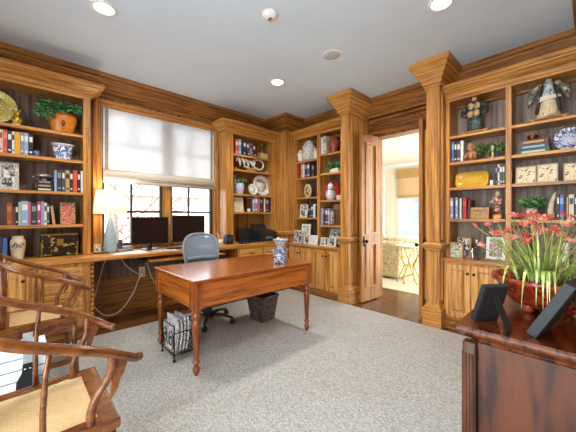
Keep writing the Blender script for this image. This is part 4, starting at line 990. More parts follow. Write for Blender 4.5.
t = thing('lacquer_chest', 'black lacquer chest with gold decoration on countertop left of window', 'chest', loc)
LAQ = patch(['16130f', '1d1812', '231d15', '1a1611', 'b09a5c'], 22, .3)
MB().box(-w/2, w/2, 0, .15, .012, h*.62, .003).done('body', LAQ, t); MB().box(-w/2-.004, w/2+.004, -.004, .154, h*.62, h, .008).done('lid', LAQ, t)
MB().box(-.028, .028, -.010, -.004, h*.48, h*.76, .002).done('clasp', BRASS, t)
mb = MB()
for sx in (-1, 1):
    for y in (.01, .14): mb.box(sx*w/2-.02*(sx > 0), sx*w/2+.02*(sx < 0), y-.01, y+.01, 0, .014)
    mb.box(sx*w/2-.012*(sx > 0), sx*w/2+.012*(sx < 0), -.002, 0, .012, h*.62)
mb.box(-w/2, w/2, -.007, -.004, h*.93, h*.985); mb.done('brass_trim', BRASS, t)
# ---------------- narrow bookcase right of the window
row('N', NS[0], 'top shelf of narrow bookcase', [(235.4, 238.3, 139.5, 'coral', 'white'), (238.5, 241.2, 139, 'pale blue', 'white'), (241.4, 242.8, 140, 'navy'), (243, 246.2, 141, 'charcoal', 'white'), (247.6, 250, 143, 'slate', 'white', -.13), (250.4, 253, 144, 'grey', 'navy', -.13), (253.8, 256.4, 145, 'maroon', 'white', -.14)])
loc, rz, w, h = at('N', 258.6, 266.2, 141.5, NS[0], .07)
t = thing('bust', 'small bronze bust on a tan block on the narrow top shelf', 'bust', loc)
mb = MB(); mb.box(-w/2, w/2, -.05, .05, 0, h*.32, .004); mb.done('pedestal', mat('c0a273', .5), t)
mb = MB(); mb.loft([[(.035*k*math.cos(a), .028*k*math.sin(a), z) for a in [2*PI*j/14 for j in range(14)]] for z, k in ((h*.32, .8), (h*.36, .85), (h*.42, 1.25), (h*.52, 1.3), (h*.58, .7), (h*.64, .55), (h*.68, .6), (h*.76, .95), (h*.86, 1.02), (h*.95, .8), (h, .2))]); mb.ell((0, -.034, h*.76), (.007, .012, .012), 8, 6)
for sg in (-1, 1): mb.ell((sg*.035, 0, h*.77), (.006, .01, .014), 8, 6)
mb.done('head', mat('6a5a34', .35, .7), t)
# white scroll sculpture
loc, rz, w, h = at('N', 237, 263.5, 157.8, NS[1], .07)
t = thing('scroll_sculpture', 'white scrolling openwork sculpture on a tan stand, narrow bookcase', 'sculpture', loc)
mb = MB(); pts = [(-w*.5+w*.66*i/30, .02*math.cos(i*.9), h*.62+h*.28*math.sin(i*.95)*(1-.2*i/30)) for i in range(31)]; mb.tube(pts, [.012+.006*math.sin(i*.5)**2 for i in range(31)], 8)
mb.tube([(w*.30+w*.19*math.cos(2*PI*i/20), 0, h*.58+h*.36*math.sin(2*PI*i/20)) for i in range(20)], .014, 8, loop=True); mb.tube([(-w*.25, 0, h*.35), (0, 0, h*.22), (w*.25, 0, h*.3)], .013, 8)
mb.done('scroll', mat('d9d6cf', .45), t); MB().box(-w*.16, w*.16, -.03, .03, 0, h*.16, .003).box(-w*.08, w*.08, -.02, .02, h*.14, h*.26).done('stand', mat('b08a56', .5), t)
loc, rz, w, h = at('N', 264.5, 268.5, 168.3, NS[1], .05)
solo(MB().lathe([(.016, 0), (.022, .01), (.02, .026), (.008, .034), (.001, .036)], seg=14), 'shell', mat('e4c9b0', .4), 'small pale seashell right of the white scroll sculpture', 'shell', loc)
loc, rz, w, h = at('N', 235, 238.6, 165.5, NS[1], .05)
solo(MB().loft([[(-.02, -.02, 0), (.02, -.02, 0), (.02, .02, 0), (-.02, .02, 0)], [(-.02, -.02, .03), (.005, -.02, .015), (.005, .02, .015), (-.02, .02, .03)]], smooth=False), 'wedge_ornament', mat('c9b489', .5), 'small tan wedge ornament left of the white scroll sculpture', 'ornament', loc)
# plates, plant
loc, rz, w, h = at('N', 236, 243.5, 183.5, NS[2], .06)
t = thing('plant_pot', 'lavender-white pot with green leaves, third shelf of narrow bookcase', 'potted plant', loc)
hw = w/2; MB().lathe([(hw*.7, 0), (hw*.75, .006), (hw*.95, h*.4), (hw, h*.9), (hw*.92, h), (hw*.8, h), (.001, h*.85)], seg=20).done('pot', patch(['b9bcd2', 'd3d5e4', '9da2c0'], 30, .3), t)
mb = MB(); ivy(mb, 60, (.03, -.01, h+.045), (.075, .05, .035), .045, 8); mb.done('leaves', LEAF, t, recalc=False)
loc, rz, w, h = at('N', 234.2, 236.6, 174.5, NS[2], .13)
solo(MB().lathe([(.018, 0), (.022, .01), (.02, h*.55), (.011, h*.7), (.015, h*.96), (.012, h), (.001, h)], seg=16), 'bud_vase', mat('b8c6da', .3), 'tall thin pale blue vase behind the lavender pot', 'vase', loc)
loc, rz, w, h = at('N', 254.3, 269.8, 174.8, NS[2], .12)
plate('large white patterned plate standing in the narrow bookcase', loc, rz, h/2, patch(['e9e8e2', 'dfe1de', '8d9098', 'eceae4'], 40, .25), mat('e6e4dd', .25), .2)
loc, rz, w, h = at('N', 249, 257.3, 183.8, NS[2], .05)
plate('small pale saucer standing in front of the large white plate', loc, rz, h/2, patch(['dfe6e6', 'b6c6ca', 'eef0ec'], 40, .25), mat('dbe3e2', .25), .2)
# fourth shelf
loc, rz, w, h = at('N', 234.6, 243.8, 197.5, NS[3], .06)
mini_frame('cream bordered picture on fourth shelf of narrow bookcase', loc, rz, w, h, 'd9d0b4', patch(['ddd4b8', 'cbbf98', 'b2b08a'], 25, .5), .02, .1)
loc, rz, w, h = at('N', 246.3, 251.3, 207, NS[3], .05)
t = thing('mug', 'small white mug between the cream picture and books', 'mug', loc); MB().lathe([(.018, 0), (.024, .006), (.028, .035), (.022, .055), (.018, .055), (.022, .03), (.001, .01)], seg=18).done('body', WHITE, t); MB().tube([(.026, 0, .042), (.042, 0, .036), (.04, 0, .018), (.025, 0, .015)], .004, 6).done('handle', WHITE, t)
row('N', NS[3], 'fourth shelf of narrow bookcase', [(251, 252.4, 199, 'brown'), (252.6, 254.6, 198, 'pale blue', 'white'), (254.8, 257.6, 197, 'grey', 'white'), (257.9, 259.9, 197.5, 'pink'), (260.1, 262.4, 197.5, 'charcoal', 'grey'), (262.6, 263.8, 198, 'slate'), (264, 265.2, 198, 'white'), (265.4, 268.5, 198, 'maroon', 'tan'), (268.7, 271, 197.5, 'navy'), (271.2, 272.6, 197.5, 'cream')])
# ---------------- two-bay bookcase left of the doors
def jar(lab, wall, px0, px1, pyt, z, s, m, lidm=None, name='lidded_jar'):
    loc, rz, w, h = at(wall, px0, px1, pyt, z, s); hw = w/2; t = thing(name, lab, 'jar', loc)
    MB().lathe([(hw*.72, 0), (hw*.75, .006), (hw*.88, h*.3), (hw, h*.6), (hw*.98, h*.72), (hw*.66, h*.82), (hw*.62, h*.84)], seg=24).done('jar', m, t)
    MB().lathe([(hw*.66, h*.84), (hw*.68, h*.87), (hw*.6, h*.93), (hw*.3, h*.96), (hw*.2, h), (.001, h)], seg=24).done('lid', lidm or m, t)
CELA = patch(['cfd0c4', 'dfdfd6', 'b4b6ac'], 24, .3)
jar('large pale lidded jar in the middle of the top left shelf', 'D', 304, 314.3, 140.3, DLS[0], .12, CELA)
jar('small white lidded jar left of the large pale jar', 'D', 298.3, 303.6, 150, DLS[0], .08, mat('e2e0d6', .3))
jar('small cream lidded jar right of the large pale jar', 'D', 313.6, 317.6, 148, DLS[0], .08, mat('dcd6c2', .3))
row('D', DRS[0], 'top shelf beside left pillar', [(320.6, 323.2, 137.5, 'white'), (323.4, 326, 136, 'cream', 'grey')], s=.04, d=.2)
loc, rz, w, h = at('D', 329, 338.8, 138.3, DRS[0], .10)
t = thing('painted_vase', 'rust-red painted vase on the top shelf beside left pillar', 'vase', loc); hw = w/2
MB().lathe([(hw*.55, 0), (hw*.6, .008), (hw*.7, h*.2), (hw, h*.62), (hw*.96, h*.78), (hw*.72, h*.88), (hw*.8, h), (hw*.66, h), (hw*.6, h*.88), (.001, h*.8)], seg=24).done('vase', patch(['8c3a2a', 'b35a44', '3a2420', 'a04a36'], 20, .35), t)
row('D', DLS[1], 'second shelf near corner column', [(296.7, 299, 163.5, 'red'), (299.2, 300.8, 164, 'maroon'), (301, 302.8, 163.5, 'tan', 'cream'), (303, 304.4, 164, 'white'), (304.6, 307, 163.5, 'navy', 'tan'), (307.2, 309.4, 163, 'blue', 'white'), (309.6, 311.6, 163.8, 'black'), (311.8, 314, 164.5, 'charcoal', 'tan')], s=.04)
loc, rz, w, h = at('D', 331.5, 340, 168.6, DRS[1], .09)
t = thing('planter_box', 'white planter of green foliage on second shelf beside left pillar', 'potted plant', loc, rz)
MB().box(-w/2, w/2, -.05, .05, 0, h, .006).done('planter', patch(['e6e2d6', 'cfc8b4', 'ece9e0'], 40, .4), t)
mb = MB(); ivy(mb, 110, (-.02, -.01, h+.06), (.10, .07, .06), .045, 12); ivy(mb, 30, (-.10, -.03, h*.8), (.035, .04, .07), .04, 13); mb.done('leaves', LEAF, t, recalc=False)
loc, rz, w, h = at('D', 322.3, 325, 173, DRS[1], .05)
mini_frame('tiny cream card left of the white planter', loc, rz, w, h, 'e8dcc2', patch(['ead9bd', 'd8b890', 'efe6d2'], 30, .5), .005, .08)
loc, rz, w, h = at('D', 326.3, 329.5, 172.3, DRS[1], .05)
mini_frame('tiny dark-framed photo beside the white planter', loc, rz, w, h, '4a4a48', COLP, .006, .08)
# oval clock, red plate with white porcelain gourd
loc, rz, w, h = at('D', 304.3, 311.3, 184, DLS[2], .08)
t = thing('oval_picture', 'small oval cream-rimmed picture on third shelf near corner column', 'picture', loc, rz); hw = w/2
mb = MB(); mb.lathe([(hw*.7, -.004), (hw*.78, -.01), (hw, -.006), (hw, .008), (.001, .008)], (0, 0, h/2), 28, 'y'); mb.bm.transform(Matrix.Translation((0, 0, h/2)) @ Matrix.Diagonal((1, 1, h/w, 1)) @ Matrix.Translation((0, 0, -h/2))); mb.done('frame', mat('d6cba6', .35), t)
mb = MB(); mb.lathe([(hw*.7, -.004), (.001, -.005)], (0, 0, h/2), 24, 'y'); mb.bm.transform(Matrix.Translation((0, 0, h/2)) @ Matrix.Diagonal((1, 1, h/w, 1)) @ Matrix.Translation((0, 0, -h/2))); mb.done('picture', patch(['cfc0a0', '5a4a3a', 'e2d8c2'], 34, .4), t)
MB().tube([(-.02, .0, .004), (0, .05, .004), (.02, 0, .004)], .004, 6).done('stand', IRON, t)
loc, rz, w, h = at('D', 323.3, 339, 180.3, DRS[2], .14)
plate('large red plate behind the white porcelain gourd figure', loc, rz, h/2, patch(['a32a28', 'b93c34', '8a2020'], 20, .3), mat('a52c2a', .3), .16)
loc, rz, w, h = at('D', 326, 335.8, 182.5, DRS[2], .05)
t = thing('gourd_figure', 'white and blue double-gourd porcelain figure before the red plate', 'figurine', loc); hw = w/2
MB().lathe([(hw*.6, 0), (hw*.7, .006), (hw, h*.28), (hw*.92, h*.46), (hw*.5, h*.58), (hw*.62, h*.72), (hw*.55, h*.86), (hw*.28, h*.96), (.001, h)], seg=24, sy=.7).done('body', patch(['dfe3e6', '8aa3c2', 'e9ebec', 'eef0f0'], 26, .25), t)
MB().lathe([(hw*.56, h*.55), (hw*.58, h*.58), (hw*.56, h*.61)], seg=20, sy=.72).done('collar', mat('7d2b2b', .5), t)
loc, rz, w, h = at('D', 336.2, 341, 195, DRS[2], .05)
t = thing('trinket_box', 'small pale pink box right of the porcelain gourd figure', 'box', loc, rz); MB().box(-w/2, w/2, 0, .06, 0, h*.7, .003).done('box', mat('dcc6ba', .5), t); MB().box(-w/2-.002, w/2+.002, -.002, .062, h*.7, h, .003).done('lid', mat('e8d8cc', .5), t)
# fourth shelf
loc, rz, w, h = at('D', 299.6, 306.8, 204.3, DLS[3], .06)
mini_frame('white photo frame on fourth shelf near corner column', loc, rz, w, h, 'e2dfd6', BWP2, .014, .12)
row('D', DLS[3], 'fourth shelf near corner column', [(308.4, 311, 207, 'charcoal', 'grey'), (311.2, 313, 205, 'slate', 'white'), (313.2, 315.2, 204, 'white'), (315.4, 316.6, 205, 'black')], s=.05)
row('D', DRS[3], 'fourth shelf beside left pillar', [(321, 323.2, 208, 'pale blue'), (323.4, 325.2, 207, 'charcoal', 'pink'), (325.4, 327.6, 208, 'purple', 'white'), (327.8, 329.6, 208.5, 'lavender', 'white')], s=.04)
loc, rz, w, h = at('D', 330, 334.8, 210, DRS[3], .06)
t = thing('owl_figurine', 'black and white upright bird figurine beside the wicker box', 'figurine', loc); hw = w/2
MB().lathe([(hw*.7, 0), (hw*.95, h*.15), (hw, h*.4), (hw*.8, h*.62), (hw*.85, h*.78), (hw*.6, h*.95), (.001, h)], seg=18, sy=.8).done('body', patch(['1e1e20', 'e0ddd4', '2a2a2c', 'c9c6bc'], 30, .4), t)
mb = MB()
for sg in (-1, 1): mb.lathe([(hw*.25, h*.9), (.001, h*1.08)], (sg*hw*.45, 0, 0), 8)
mb.done('ears', BLACK, t)
loc, rz, w, h = at('D', 334.5, 346, 203.8, DRS[3], .16)
t = thing('wicker_box', 'round-topped tan wicker box on fourth shelf beside left pillar', 'box', loc, rz)
WK = weave_mat('tan_wicker', 'b98a5c', '9c6e42', 40, .7, '6d4a2a')
MB().box(-w/2, w/2, -.05, .10, 0, h*.72, .01).done('box', WK, t); mb = MB(); mb.loft([[(w/2*math.cos(a), y, h*.72+h*.28*math.sin(a)) for a in [PI*j/12 for j in range(13)]] for y in (-.052, .102)], smooth=False); mb.done('lid', WK, t)
# photo frames on the countertop
for lab, a, b, tp, s, col, pic, br in (('silver photo frame at the far left of the corner countertop', 293.3, 301.2, 230.3, -.10, 'c9c9c6', BWP, .016), ('tall white photo frame standing behind the others on corner countertop', 300.2, 308.8, 224, -.02, 'eceae4', patch(['e9e6dc', 'cfd2c8', '9aa08f'], 20, .4), .026),
        ('small white photo frame in front of the tall white one', 303.8, 309, 234.3, -.12, 'efeeea', BWP2, .01), ('wide white card in a white frame left of the bookcase divider', 309.8, 317, 235.3, -.10, 'f2f1ee', patch(['efefec', 'e2e4e2', 'c5ccd4', 'f4f4f2'], 20, .5), .012),
        ('small white photo frame right of the bookcase divider', 320.2, 327.6, 237.6, -.11, 'ecebe6', BWP, .012), ('large dark group photo standing behind small frames beside left pillar', 328.6, 340.5, 228.3, .04, '8d8a84', BWP, .010), ('white photo frame in front of the large group photo', 328.4, 335.6, 236.6, -.10, 'e2e0da', BWP2, .012)):
    loc, rz, w, h = at('D', a, b, tp, ZCD, s)
    mini_frame(lab, loc, rz, w, h, col, pic, br, .15)
loc, rz, w, h = at('D', 336.6, 340, 238.5, ZCD, -.09)
t = thing('candle_holder', 'small dark holder with white candle beside the left pillar', 'candle', loc); MB().lathe([(.022, 0), (.024, .008), (.01, .016), (.01, .03), (.02, .036), (.016, .042), (.001, .042)], seg=16).done('holder', IRON, t); MB().lathe([(.011, .042), (.011, .075), (.001, .077)], seg=12).done('candle', WHITE, t)
# ---------------- wide bookcase at right
row('R', RS[1], 'second shelf right of doorway', [(450, 451.6, 142, 'charcoal'), (451.8, 454.2, 141.3, 'blue', 'pale blue'), (454.4, 456.8, 141.5, 'black', 'white'), (457, 460.3, 141.5, 'slate', 'cream'), (460.6, 463.5, 140.8, 'white')], s=.04, d=.2)
row('R', RS[2], 'third shelf right of doorway', [(489.8, 493, 180, 'white'), (493.2, 495, 165.5, 'charcoal'), (495.2, 497.4, 164.8, 'black', 'grey'), (497.7, 499.6, 164.5, 'cream', 'navy'), (499.8, 502.2, 164, 'slate', 'white'), (502.4, 504.8, 164, 'green', 'white')], s=.04, d=.2)
row('R', RS[3], 'fourth shelf right of doorway', [(450, 453.3, 198, 'lavender', 'white'), (453.5, 455.2, 196.5, 'black'), (455.4, 457.8, 197.5, 'pale blue', 'white'), (458, 459.4, 197.5, 'navy'), (459.6, 461.4, 198, 'white'), (461.6, 462.8, 198.5, 'charcoal'), (463, 466.4, 198, 'red', 'coral'), (467.2, 469.6, 199.5, 'maroon', None, .06)], s=.04, d=.2)
# figures
def stand_board(lab, loc, rz, w):
    t = thing('display_stand', lab, 'display stand', loc, rz); MB().box(-w/2, w/2, -.045, .075, .018, .032, .003).done('board', OAK_H, t)
    for sx in (-1, 1): MB().box(sx*w*.4-.012, sx*w*.4+.012, -.045, .07, 0, .018).done('foot', OAK_H, t)
loc, rz, w, h = at('R', 461, 489.5, 131, RS[0], .08)
stand_board('low tan display stand under the dark armoured figure', loc, rz, w)
loc2, rz, w, h = at('R', 465, 490, 93.5, RS[0], .08); hh = h-.034; w *= 1.0
t = thing('armour_figure', 'dark warrior figure in green and gold armour on top shelf', 'figurine', loc+Vector((.01, 0, .033)), rz)
DKG = patch(['1c1e1c', '38423c', '242622', '6d6a58'], 22, .45)
mb = MB(); mb.loft([[(w*k*math.cos(a)*.5, .05*k2*math.sin(a), z*hh) for a in [2*PI*j/18 for j in range(18)]] for z, k, k2 in ((0, .62, 1), (.05, .66, 1.05), (.3, .58, .95), (.45, .46, .9), (.6, .56, 1), (.74, .62, .95), (.80, .3, .6), (.83, .16, .5), (.86, .2, .55), (.92, .22, .6), (.97, .16, .5), (1, .03, .1))]); mb.done('body', patch(['24332f', '4a685c', '1b2422', '3a5248'], 16, .5), t)
for sg in (-1, 1):
    mb = MB(); mb.tube([(sg*w*.25, 0, hh*.74), (sg*w*.44, -.01, hh*.66), (sg*w*.46, -.03, hh*.46), (sg*w*.3, -.05, hh*.40)], [.028, .03, .026, .018], 10); mb.done('sleeve', DKG, t)
GCH = patch(['c9ac78', 'a3813f', 'dcc79a', '8a6a34'], 26, .4)
for sx, z in ((-.13, .66), (.13, .66), (-.13, .45), (.13, .45)):
    mb = MB(); mb.ell((sx*w, -.05, z*hh), (w*.13, .018, hh*.09), 12, 8); mb.done('armour_plate', GCH, t)
mb = MB(); mb.ell((0, -.02, hh*.87), (.028, .026, .028), 12, 8); mb.done('face', mat('caa27c', .5), t)
mb = MB(); mb.lathe([(.045, hh*.91), (.036, hh*.95), (.014, hh*.99), (.004, hh*1.05), (.001, hh*1.06)], seg=16)
for sg in (-1, 1): mb.tube([(sg*.03, 0, hh*.93), (sg*.055, 0, hh*.97), (sg*.06, 0, hh*1.03)], [.006, .005, .002], 6)
mb.done('helmet', DKG, t)
loc, rz, w, h = at('R', 465, 478, 143, RS[1], .07)
t = thing('seated_figurine', 'tan clay seated child figurine on second shelf right of doorway', 'figurine', loc, rz)
mb = MB(); mb.ell((0, 0, h*.30), (w*.30, .045, h*.28)); mb.ell((-.005, -.01, h*.76), (w*.26, .048, h*.24))
for sg in (-1, 1):
    mb.tube([(sg*w*.2, -.01, h*.16), (sg*w*.42, -.05, h*.26), (sg*w*.36, -.075, h*.08)], [.026, .022, .016], 8); mb.tube([(sg*w*.24, 0, h*.48), (sg*w*.36, -.03, h*.36), (sg*w*.2, -.055, h*.40)], [.018, .015, .013], 8); mb.ell((sg*w*.26, 0, h*.76), (.01, .012, .016), 8, 6)
mb.ell((-.005, -.058, h*.73), (.008, .01, .008), 8, 6); mb.done('body', patch(['a8764e', 'c4946a', '94643e'], 14, .6), t)
loc, rz, w, h = at('R', 481, 497, 150, RS[1], .10)
t = thing('trailing_plant', 'green trailing plant in a small pot, second shelf right of doorway', 'potted plant', loc, rz)
MB().lathe([(.03, 0), (.034, .01), (.045, .06), (.042, .06), (.001, .05)], seg=18).done('pot', mat('6a5a40', .5), t)
mb = MB(); ivy(mb, 150, (.02, -.02, .125), (.15, .07, .06), .042, 20, .7); mb.done('leaves', LEAF2, t, recalc=False)
loc, rz, w, h = at('R', 490.5, 494.5, 146, RS[1], .02)
t = thing('candlestick', 'slender white and gold candlestick in front of the trailing plant', 'candlestick', loc)
MB().lathe([(.022, 0), (.022, .006), (.008, .014), (.011, h*.3), (.006, h*.5), (.012, h*.7), (.008, h*.8), (.017, h*.86), (.001, h*.88)], seg=14).done('stem', patch(['e6dfc8', 'c9ae6a', 'eee9da'], 30, .3), t); MB().lathe([(.009, h*.86), (.009, h*1.05), (.001, h*1.06)], seg=10).done('candle', WHITE, t)
# yellow oblong platter
loc, rz, w, h = at('R', 454.6, 488, 171.3, RS[2], .08)
t = thing('platter', 'yellow oblong ceramic platter on third shelf right of doorway', 'platter', loc, rz)
def oct_(k, y, z0=h/2):
    a, b, c = w/2*k, h/2*k if k > .9 else h/2-(1-k)*w/2*1.0, min(w*.12, h*.35)*k
    b = max(b, h*.12); c = min(c, b*.75)
    return [(x, y + (z-z0)*0+.0, z0+zz) for x, zz, z in ((-a+c, -b, 0), (a-c, -b, 0), (a-c*.3, -b+c*.3, 0), (a, -b+c, 0), (a, b-c, 0), (a-c*.3, b-c*.3, 0), (a-c, b, 0), (-a+c, b, 0), (-a+c*.3, b-c*.3, 0), (-a, b-c, 0), (-a, -b+c, 0), (-a+c*.3, -b+c*.3, 0))]
YEL = mat('d9a92e', .22, var=.1, scale=9); mb = MB(); mb.loft([oct_(.8, .03), oct_(1, .006), oct_(1, -.004), oct_(.94, -.006), oct_(.78, .014), oct_(.6, .016)]); mb.bm.transform(Matrix.Translation((0, .012, .004)) @ Matrix.Rotation(-.2, 4, 'X')); mb.done('dish', YEL, t)
mb = MB()
for sg in (-1, 1): mb.tube([(sg*w*.25, -.012, .014), (sg*w*.25, -.01, .003), (sg*w*.22, .06, .003), (sg*w*.2, .075, h*.6)], .003, 6)
mb.done('easel', IRON, t)
# fourth shelf box and robed figurine
loc, rz, w, h = at('R', 470.3, 489, 207.3, RS[3], .06)
t = thing('carved_box', 'tan carved wooden box on fourth shelf right of doorway', 'box', loc, rz); CARV = patch(['b8894e', 'cfa468', '8a6232', 'c4965a'], 45, .5)
MB().box(-w/2, w/2, 0, .12, 0, h*.7, .003).done('box', CARV, t); MB().box(-w/2-.002, w/2+.002, -.002, .122, h*.71, h, .004).done('lid', CARV, t)
loc, rz, w, h = at('R', 492.5, 502.5, 191, RS[3], .06)
t = thing('robed_figurine', 'slim figurine in a red robe on a yellow base, fourth shelf', 'figurine', loc, rz)
MB().lathe([(w*.48, 0), (w*.5, .01), (w*.42, h*.17), (.001, h*.18)], seg=18, sy=.7).done('base', patch(['c9972e', 'e0b85a', 'a87820'], 30, .4), t)
mb = MB(); mb.loft([[(w*k*math.cos(a)*.5+dx, .03*k2*math.sin(a), z*h) for a in [2*PI*j/16 for j in range(16)]] for z, k, k2, dx in ((.17, .72, 1.2, 0), (.3, .6, 1.1, 0), (.5, .52, 1, -.004), (.66, .66, 1, 0), (.78, .56, .9, 0), (.83, .26, .6, 0))]); mb.tube([(-w*.25, -.01, h*.75), (-w*.5, -.035, h*.6), (-w*.62, -.05, h*.62)], [.016, .014, .009], 8); mb.tube([(w*.25, 0, h*.75), (w*.42, -.02, h*.6), (w*.2, -.035, h*.52)], [.016, .014, .009], 8); mb.done('robe', patch(['7a2228', '9c343a', 'd9c6b0', '6a1a22'], 18, .5), t)
MB().ell((0, -.002, h*.89), (.021, .022, h*.06), 14, 10).ell((0, -.024, h*.885), (.005, .006, .006), 8, 6).done('head', mat('e2d2bd', .5), t)
MB().lathe([(.023, h*.90), (.02, h*.95), (.008, h*.985), (.001, h)], seg=14).done('hair', mat('d9d9d4', .5), t)
# countertop frames
loc, rz, w, h = at('R', 449.6, 462.8, 242.3, ZCR, -.06); mini_frame('small wooden photo frame with green picture, front left of right countertop', loc, rz, w, h, 'a57c4c', GRNP, .012, .15)
loc, rz, w, h = at('R', 456, 470.8, 237, ZCR, .03); mini_frame('brown wooden photo frame behind the small green picture', loc, rz, w, h, '9a6c3e', patch(['2f2a2a', '4a4038', 'e4e2de', '3a3432'], 18, .4), .02, .15)
loc, rz, w, h = at('R', 484, 507, 235.5, ZCR, .03); mini_frame('large dark frame with white mount behind the flowers', loc, rz, w, h, '2a2523', patch(['5c7a54', 'c9a294', '3d4a3a', 'd8cdbb'], 22, .4), .016, .14, matb='e6e4de')
loc, rz, w, h = at('R', 473.8, 479.5, 240, ZCR, .0)
t = thing('candelabrum', 'small dark metal candle holder between the countertop frames', 'candle holder', loc)
mb = MB(); mb.lathe([(.03, 0), (.03, .006), (.01, .014), (.007, h*.5), (.012, h*.55), (.007, h*.62), (.018, h*.8), (.016, h*.84), (.001, h*.84)], seg=16); mb.done('stem', mat('4d4c50', .35, .6), t); MB().lathe([(.011, h*.84), (.011, h), (.001, h*1.01)], seg=12).done('candle', WHITE, t)
loc, rz, w, h = at('R', 471.2, 474.2, 248, ZCR, -.06)
t = thing('votive_cup', 'tiny silver cup in front of the dark candle holder', 'cup', loc); MB().lathe([(.014, 0), (.016, .006), (.019, h), (.016, h), (.013, .01), (.001, .008)], seg=16).done('cup', CHROME, t)
# right bay
loc, rz, w, h = at('R', 529.5, 569, 113, RS[0], .08)
stand_board('low tan display stand under the spread-sleeved robed doll', loc, rz, w)
loc2, rz, w, h = at('R', 531, 567, 77.5, RS[0], .08); hh = h-.034; w *= 1.18
t = thing('robed_doll', 'robed doll with wide spread grey sleeves on top right shelf', 'figurine', loc+Vector((.01, 0, .033)), rz)
CRM = patch(['cdb88e', 'dcc9a4', 'b89e70'], 12, .7); GRY = patch(['54544e', '8a897c', '33332f', 'b9b5a2'], 18, .7)
mb = MB(); mb.loft([[(w*k*math.cos(a)*.5, .06*k2*math.sin(a), z*hh) for a in [2*PI*j/20 for j in range(20)]] for z, k, k2 in ((0, .60, 1.1), (.04, .60, 1.1), (.25, .5, 1), (.45, .38, .9), (.5, .36, .9))]); mb.done('skirt', CRM, t)
mb = MB(); mb.loft([[(w*k*math.cos(a)*.5, .055*k2*math.sin(a), z*hh) for a in [2*PI*j/20 for j in range(20)]] for z, k, k2 in ((.42, .40, 1), (.55, .42, 1), (.7, .44, 1), (.80, .4, .9), (.86, .2, .7))]); mb.done('bodice', patch(['9aa6b2', 'd4d2c6', '6d7f96'], 20, .6), t)
mb = MB(); mb.box(-w*.24, w*.24, -.066, -.05, hh*.42, hh*.52, .004); mb.tube([(-w*.25, -.06, hh*.40), (w*.3, -.06, hh*.46)], .008, 6); mb.done('sash', mat('e2dcc8', .7), t)
for sg in (-1, 1):
    mb = MB(); R = []
    for k, (x, wz, zc, th) in enumerate(((.17, .07, .80, .035), (.28, .12, .74, .04), (.38, .17, .62, .042), (.47, .20, .54, .04), (.50, .19, .50, .03))):
        R.append([(sg*w*x, th*math.cos(a)-.015, hh*(zc+wz*math.sin(a))) for a in [2*PI*j/14 for j in range(14)]])
    mb.loft(R); mb.done('sleeve', GRY, t)
    mb = MB(); mb.tube([(sg*w*.12, -.03, hh*.80), (sg*w*.2, -.045, hh*.5), (sg*w*.28, -.04, hh*.12)], [.022, .026, .03], 8, flat=.5); mb.done('coat_panel', mat('3a3a38', .7), t)
MB().ell((0, -.005, hh*.92), (.03, .03, hh*.075), 16, 10).ell((0, -.035, hh*.915), (.006, .008, .007), 8, 6).done('head', mat('a9a89c', .5), t)
MB().lathe([(.033, hh*.93), (.032, hh*.98), (.02, hh*1.0), (.018, hh*1.03), (.001, hh*1.035)], seg=16).done('hair', mat('50524c', .6), t)
top, rz = flat_stack('R', RS[1], 516.5, 551, [139.3], [('green', 'mint'), ('slate', 'pale blue'), ('brown', 'tan')], ['green book at the bottom of stack under the copper pot', 'slate book in the middle of stack under the copper pot', 'brown book on top of stack under the copper pot'], 'flat books under the copper pot', s=.06, d=.2)
t = thing('copper_pot', 'small copper saucepan standing on the flat book stack', 'pot', top+Vector((.09, .015, 0)), rz)
MB().lathe([(.036, 0), (.04, .004), (.042, .055), (.044, .058), (.038, .058), (.036, .008), (.001, .006)], seg=24).done('pan', mat('b5683c', .25, .9, var=.06), t); MB().tube([(.04, 0, .045), (.075, -.01, .052), (.11, -.02, .055)], .006, 8).done('handle', BRASS, t)
loc, rz, w, h = at('R', 557, 582, 126.5, RS[1], .10)
plate('blue and white willow-style plate at right frame edge, second shelf', loc, rz, h/2, BLUEW2, BLUEW, .2)
SBX = patch(['e2d7b6', 'dccda4', 'e6dcbf', 'd0bf92', '6a5236'], 24, .5, detail=1)
for lab, a, b, tp in (('tan shadow-box frame, left one of three on third right shelf', 515.6, 536, 166.3), ('silver shadow-box frame of small objects, middle of third right shelf', 536.8, 558, 163.6), ('tan shadow-box frame at right frame edge, third right shelf', 563.5, 583, 162.5)):
    loc, rz, w, h = at('R', a, b, tp, RS[2], .07); mini_frame(lab, loc, rz, w, h, 'b8aa88' if 'tan' in lab else 'a8a8a4', SBX, .010, .08)
loc, rz, w, h = at('R', 526.5, 537, 208, RS[3], .08)
t = thing('small_plant', 'green plant in a small white pot behind the red flowers', 'potted plant', loc, rz); MB().lathe([(.03, 0), (.035, .008), (.046, h*.75), (.042, h*.95), (.036, h*.95), (.001, h*.8)], seg=20).done('pot', patch(['e0d6c6', 'cdbfa8', 'ece6da'], 24, .4), t)
mb = MB(); ivy(mb, 80, (0, -.01, h+.06), (.075, .06, .06), .05, 30, .6); mb.done('leaves', LEAF, t, recalc=False)
loc, rz, w, h = at('R', 549.5, 555.5, 192.5, RS[3], .05)
t = thing('carved_tusk', 'pale carved upright tusk ornament left of the books', 'ornament', loc)
mb = MB(); mb.tube([(0, .0, .0), (0, .012, h*.3), (0, .006, h*.6), (0, -.012, h*.85), (0, -.02, h)], [.024, .024, .021, .016, .006], 10); mb.done('tusk', mat('cdc2a4', .5, var=.25, scale=50), t); MB().lathe([(.03, 0), (.03, .012), (.001, .013)], seg=16).done('base', mat('5a4632', .5), t)
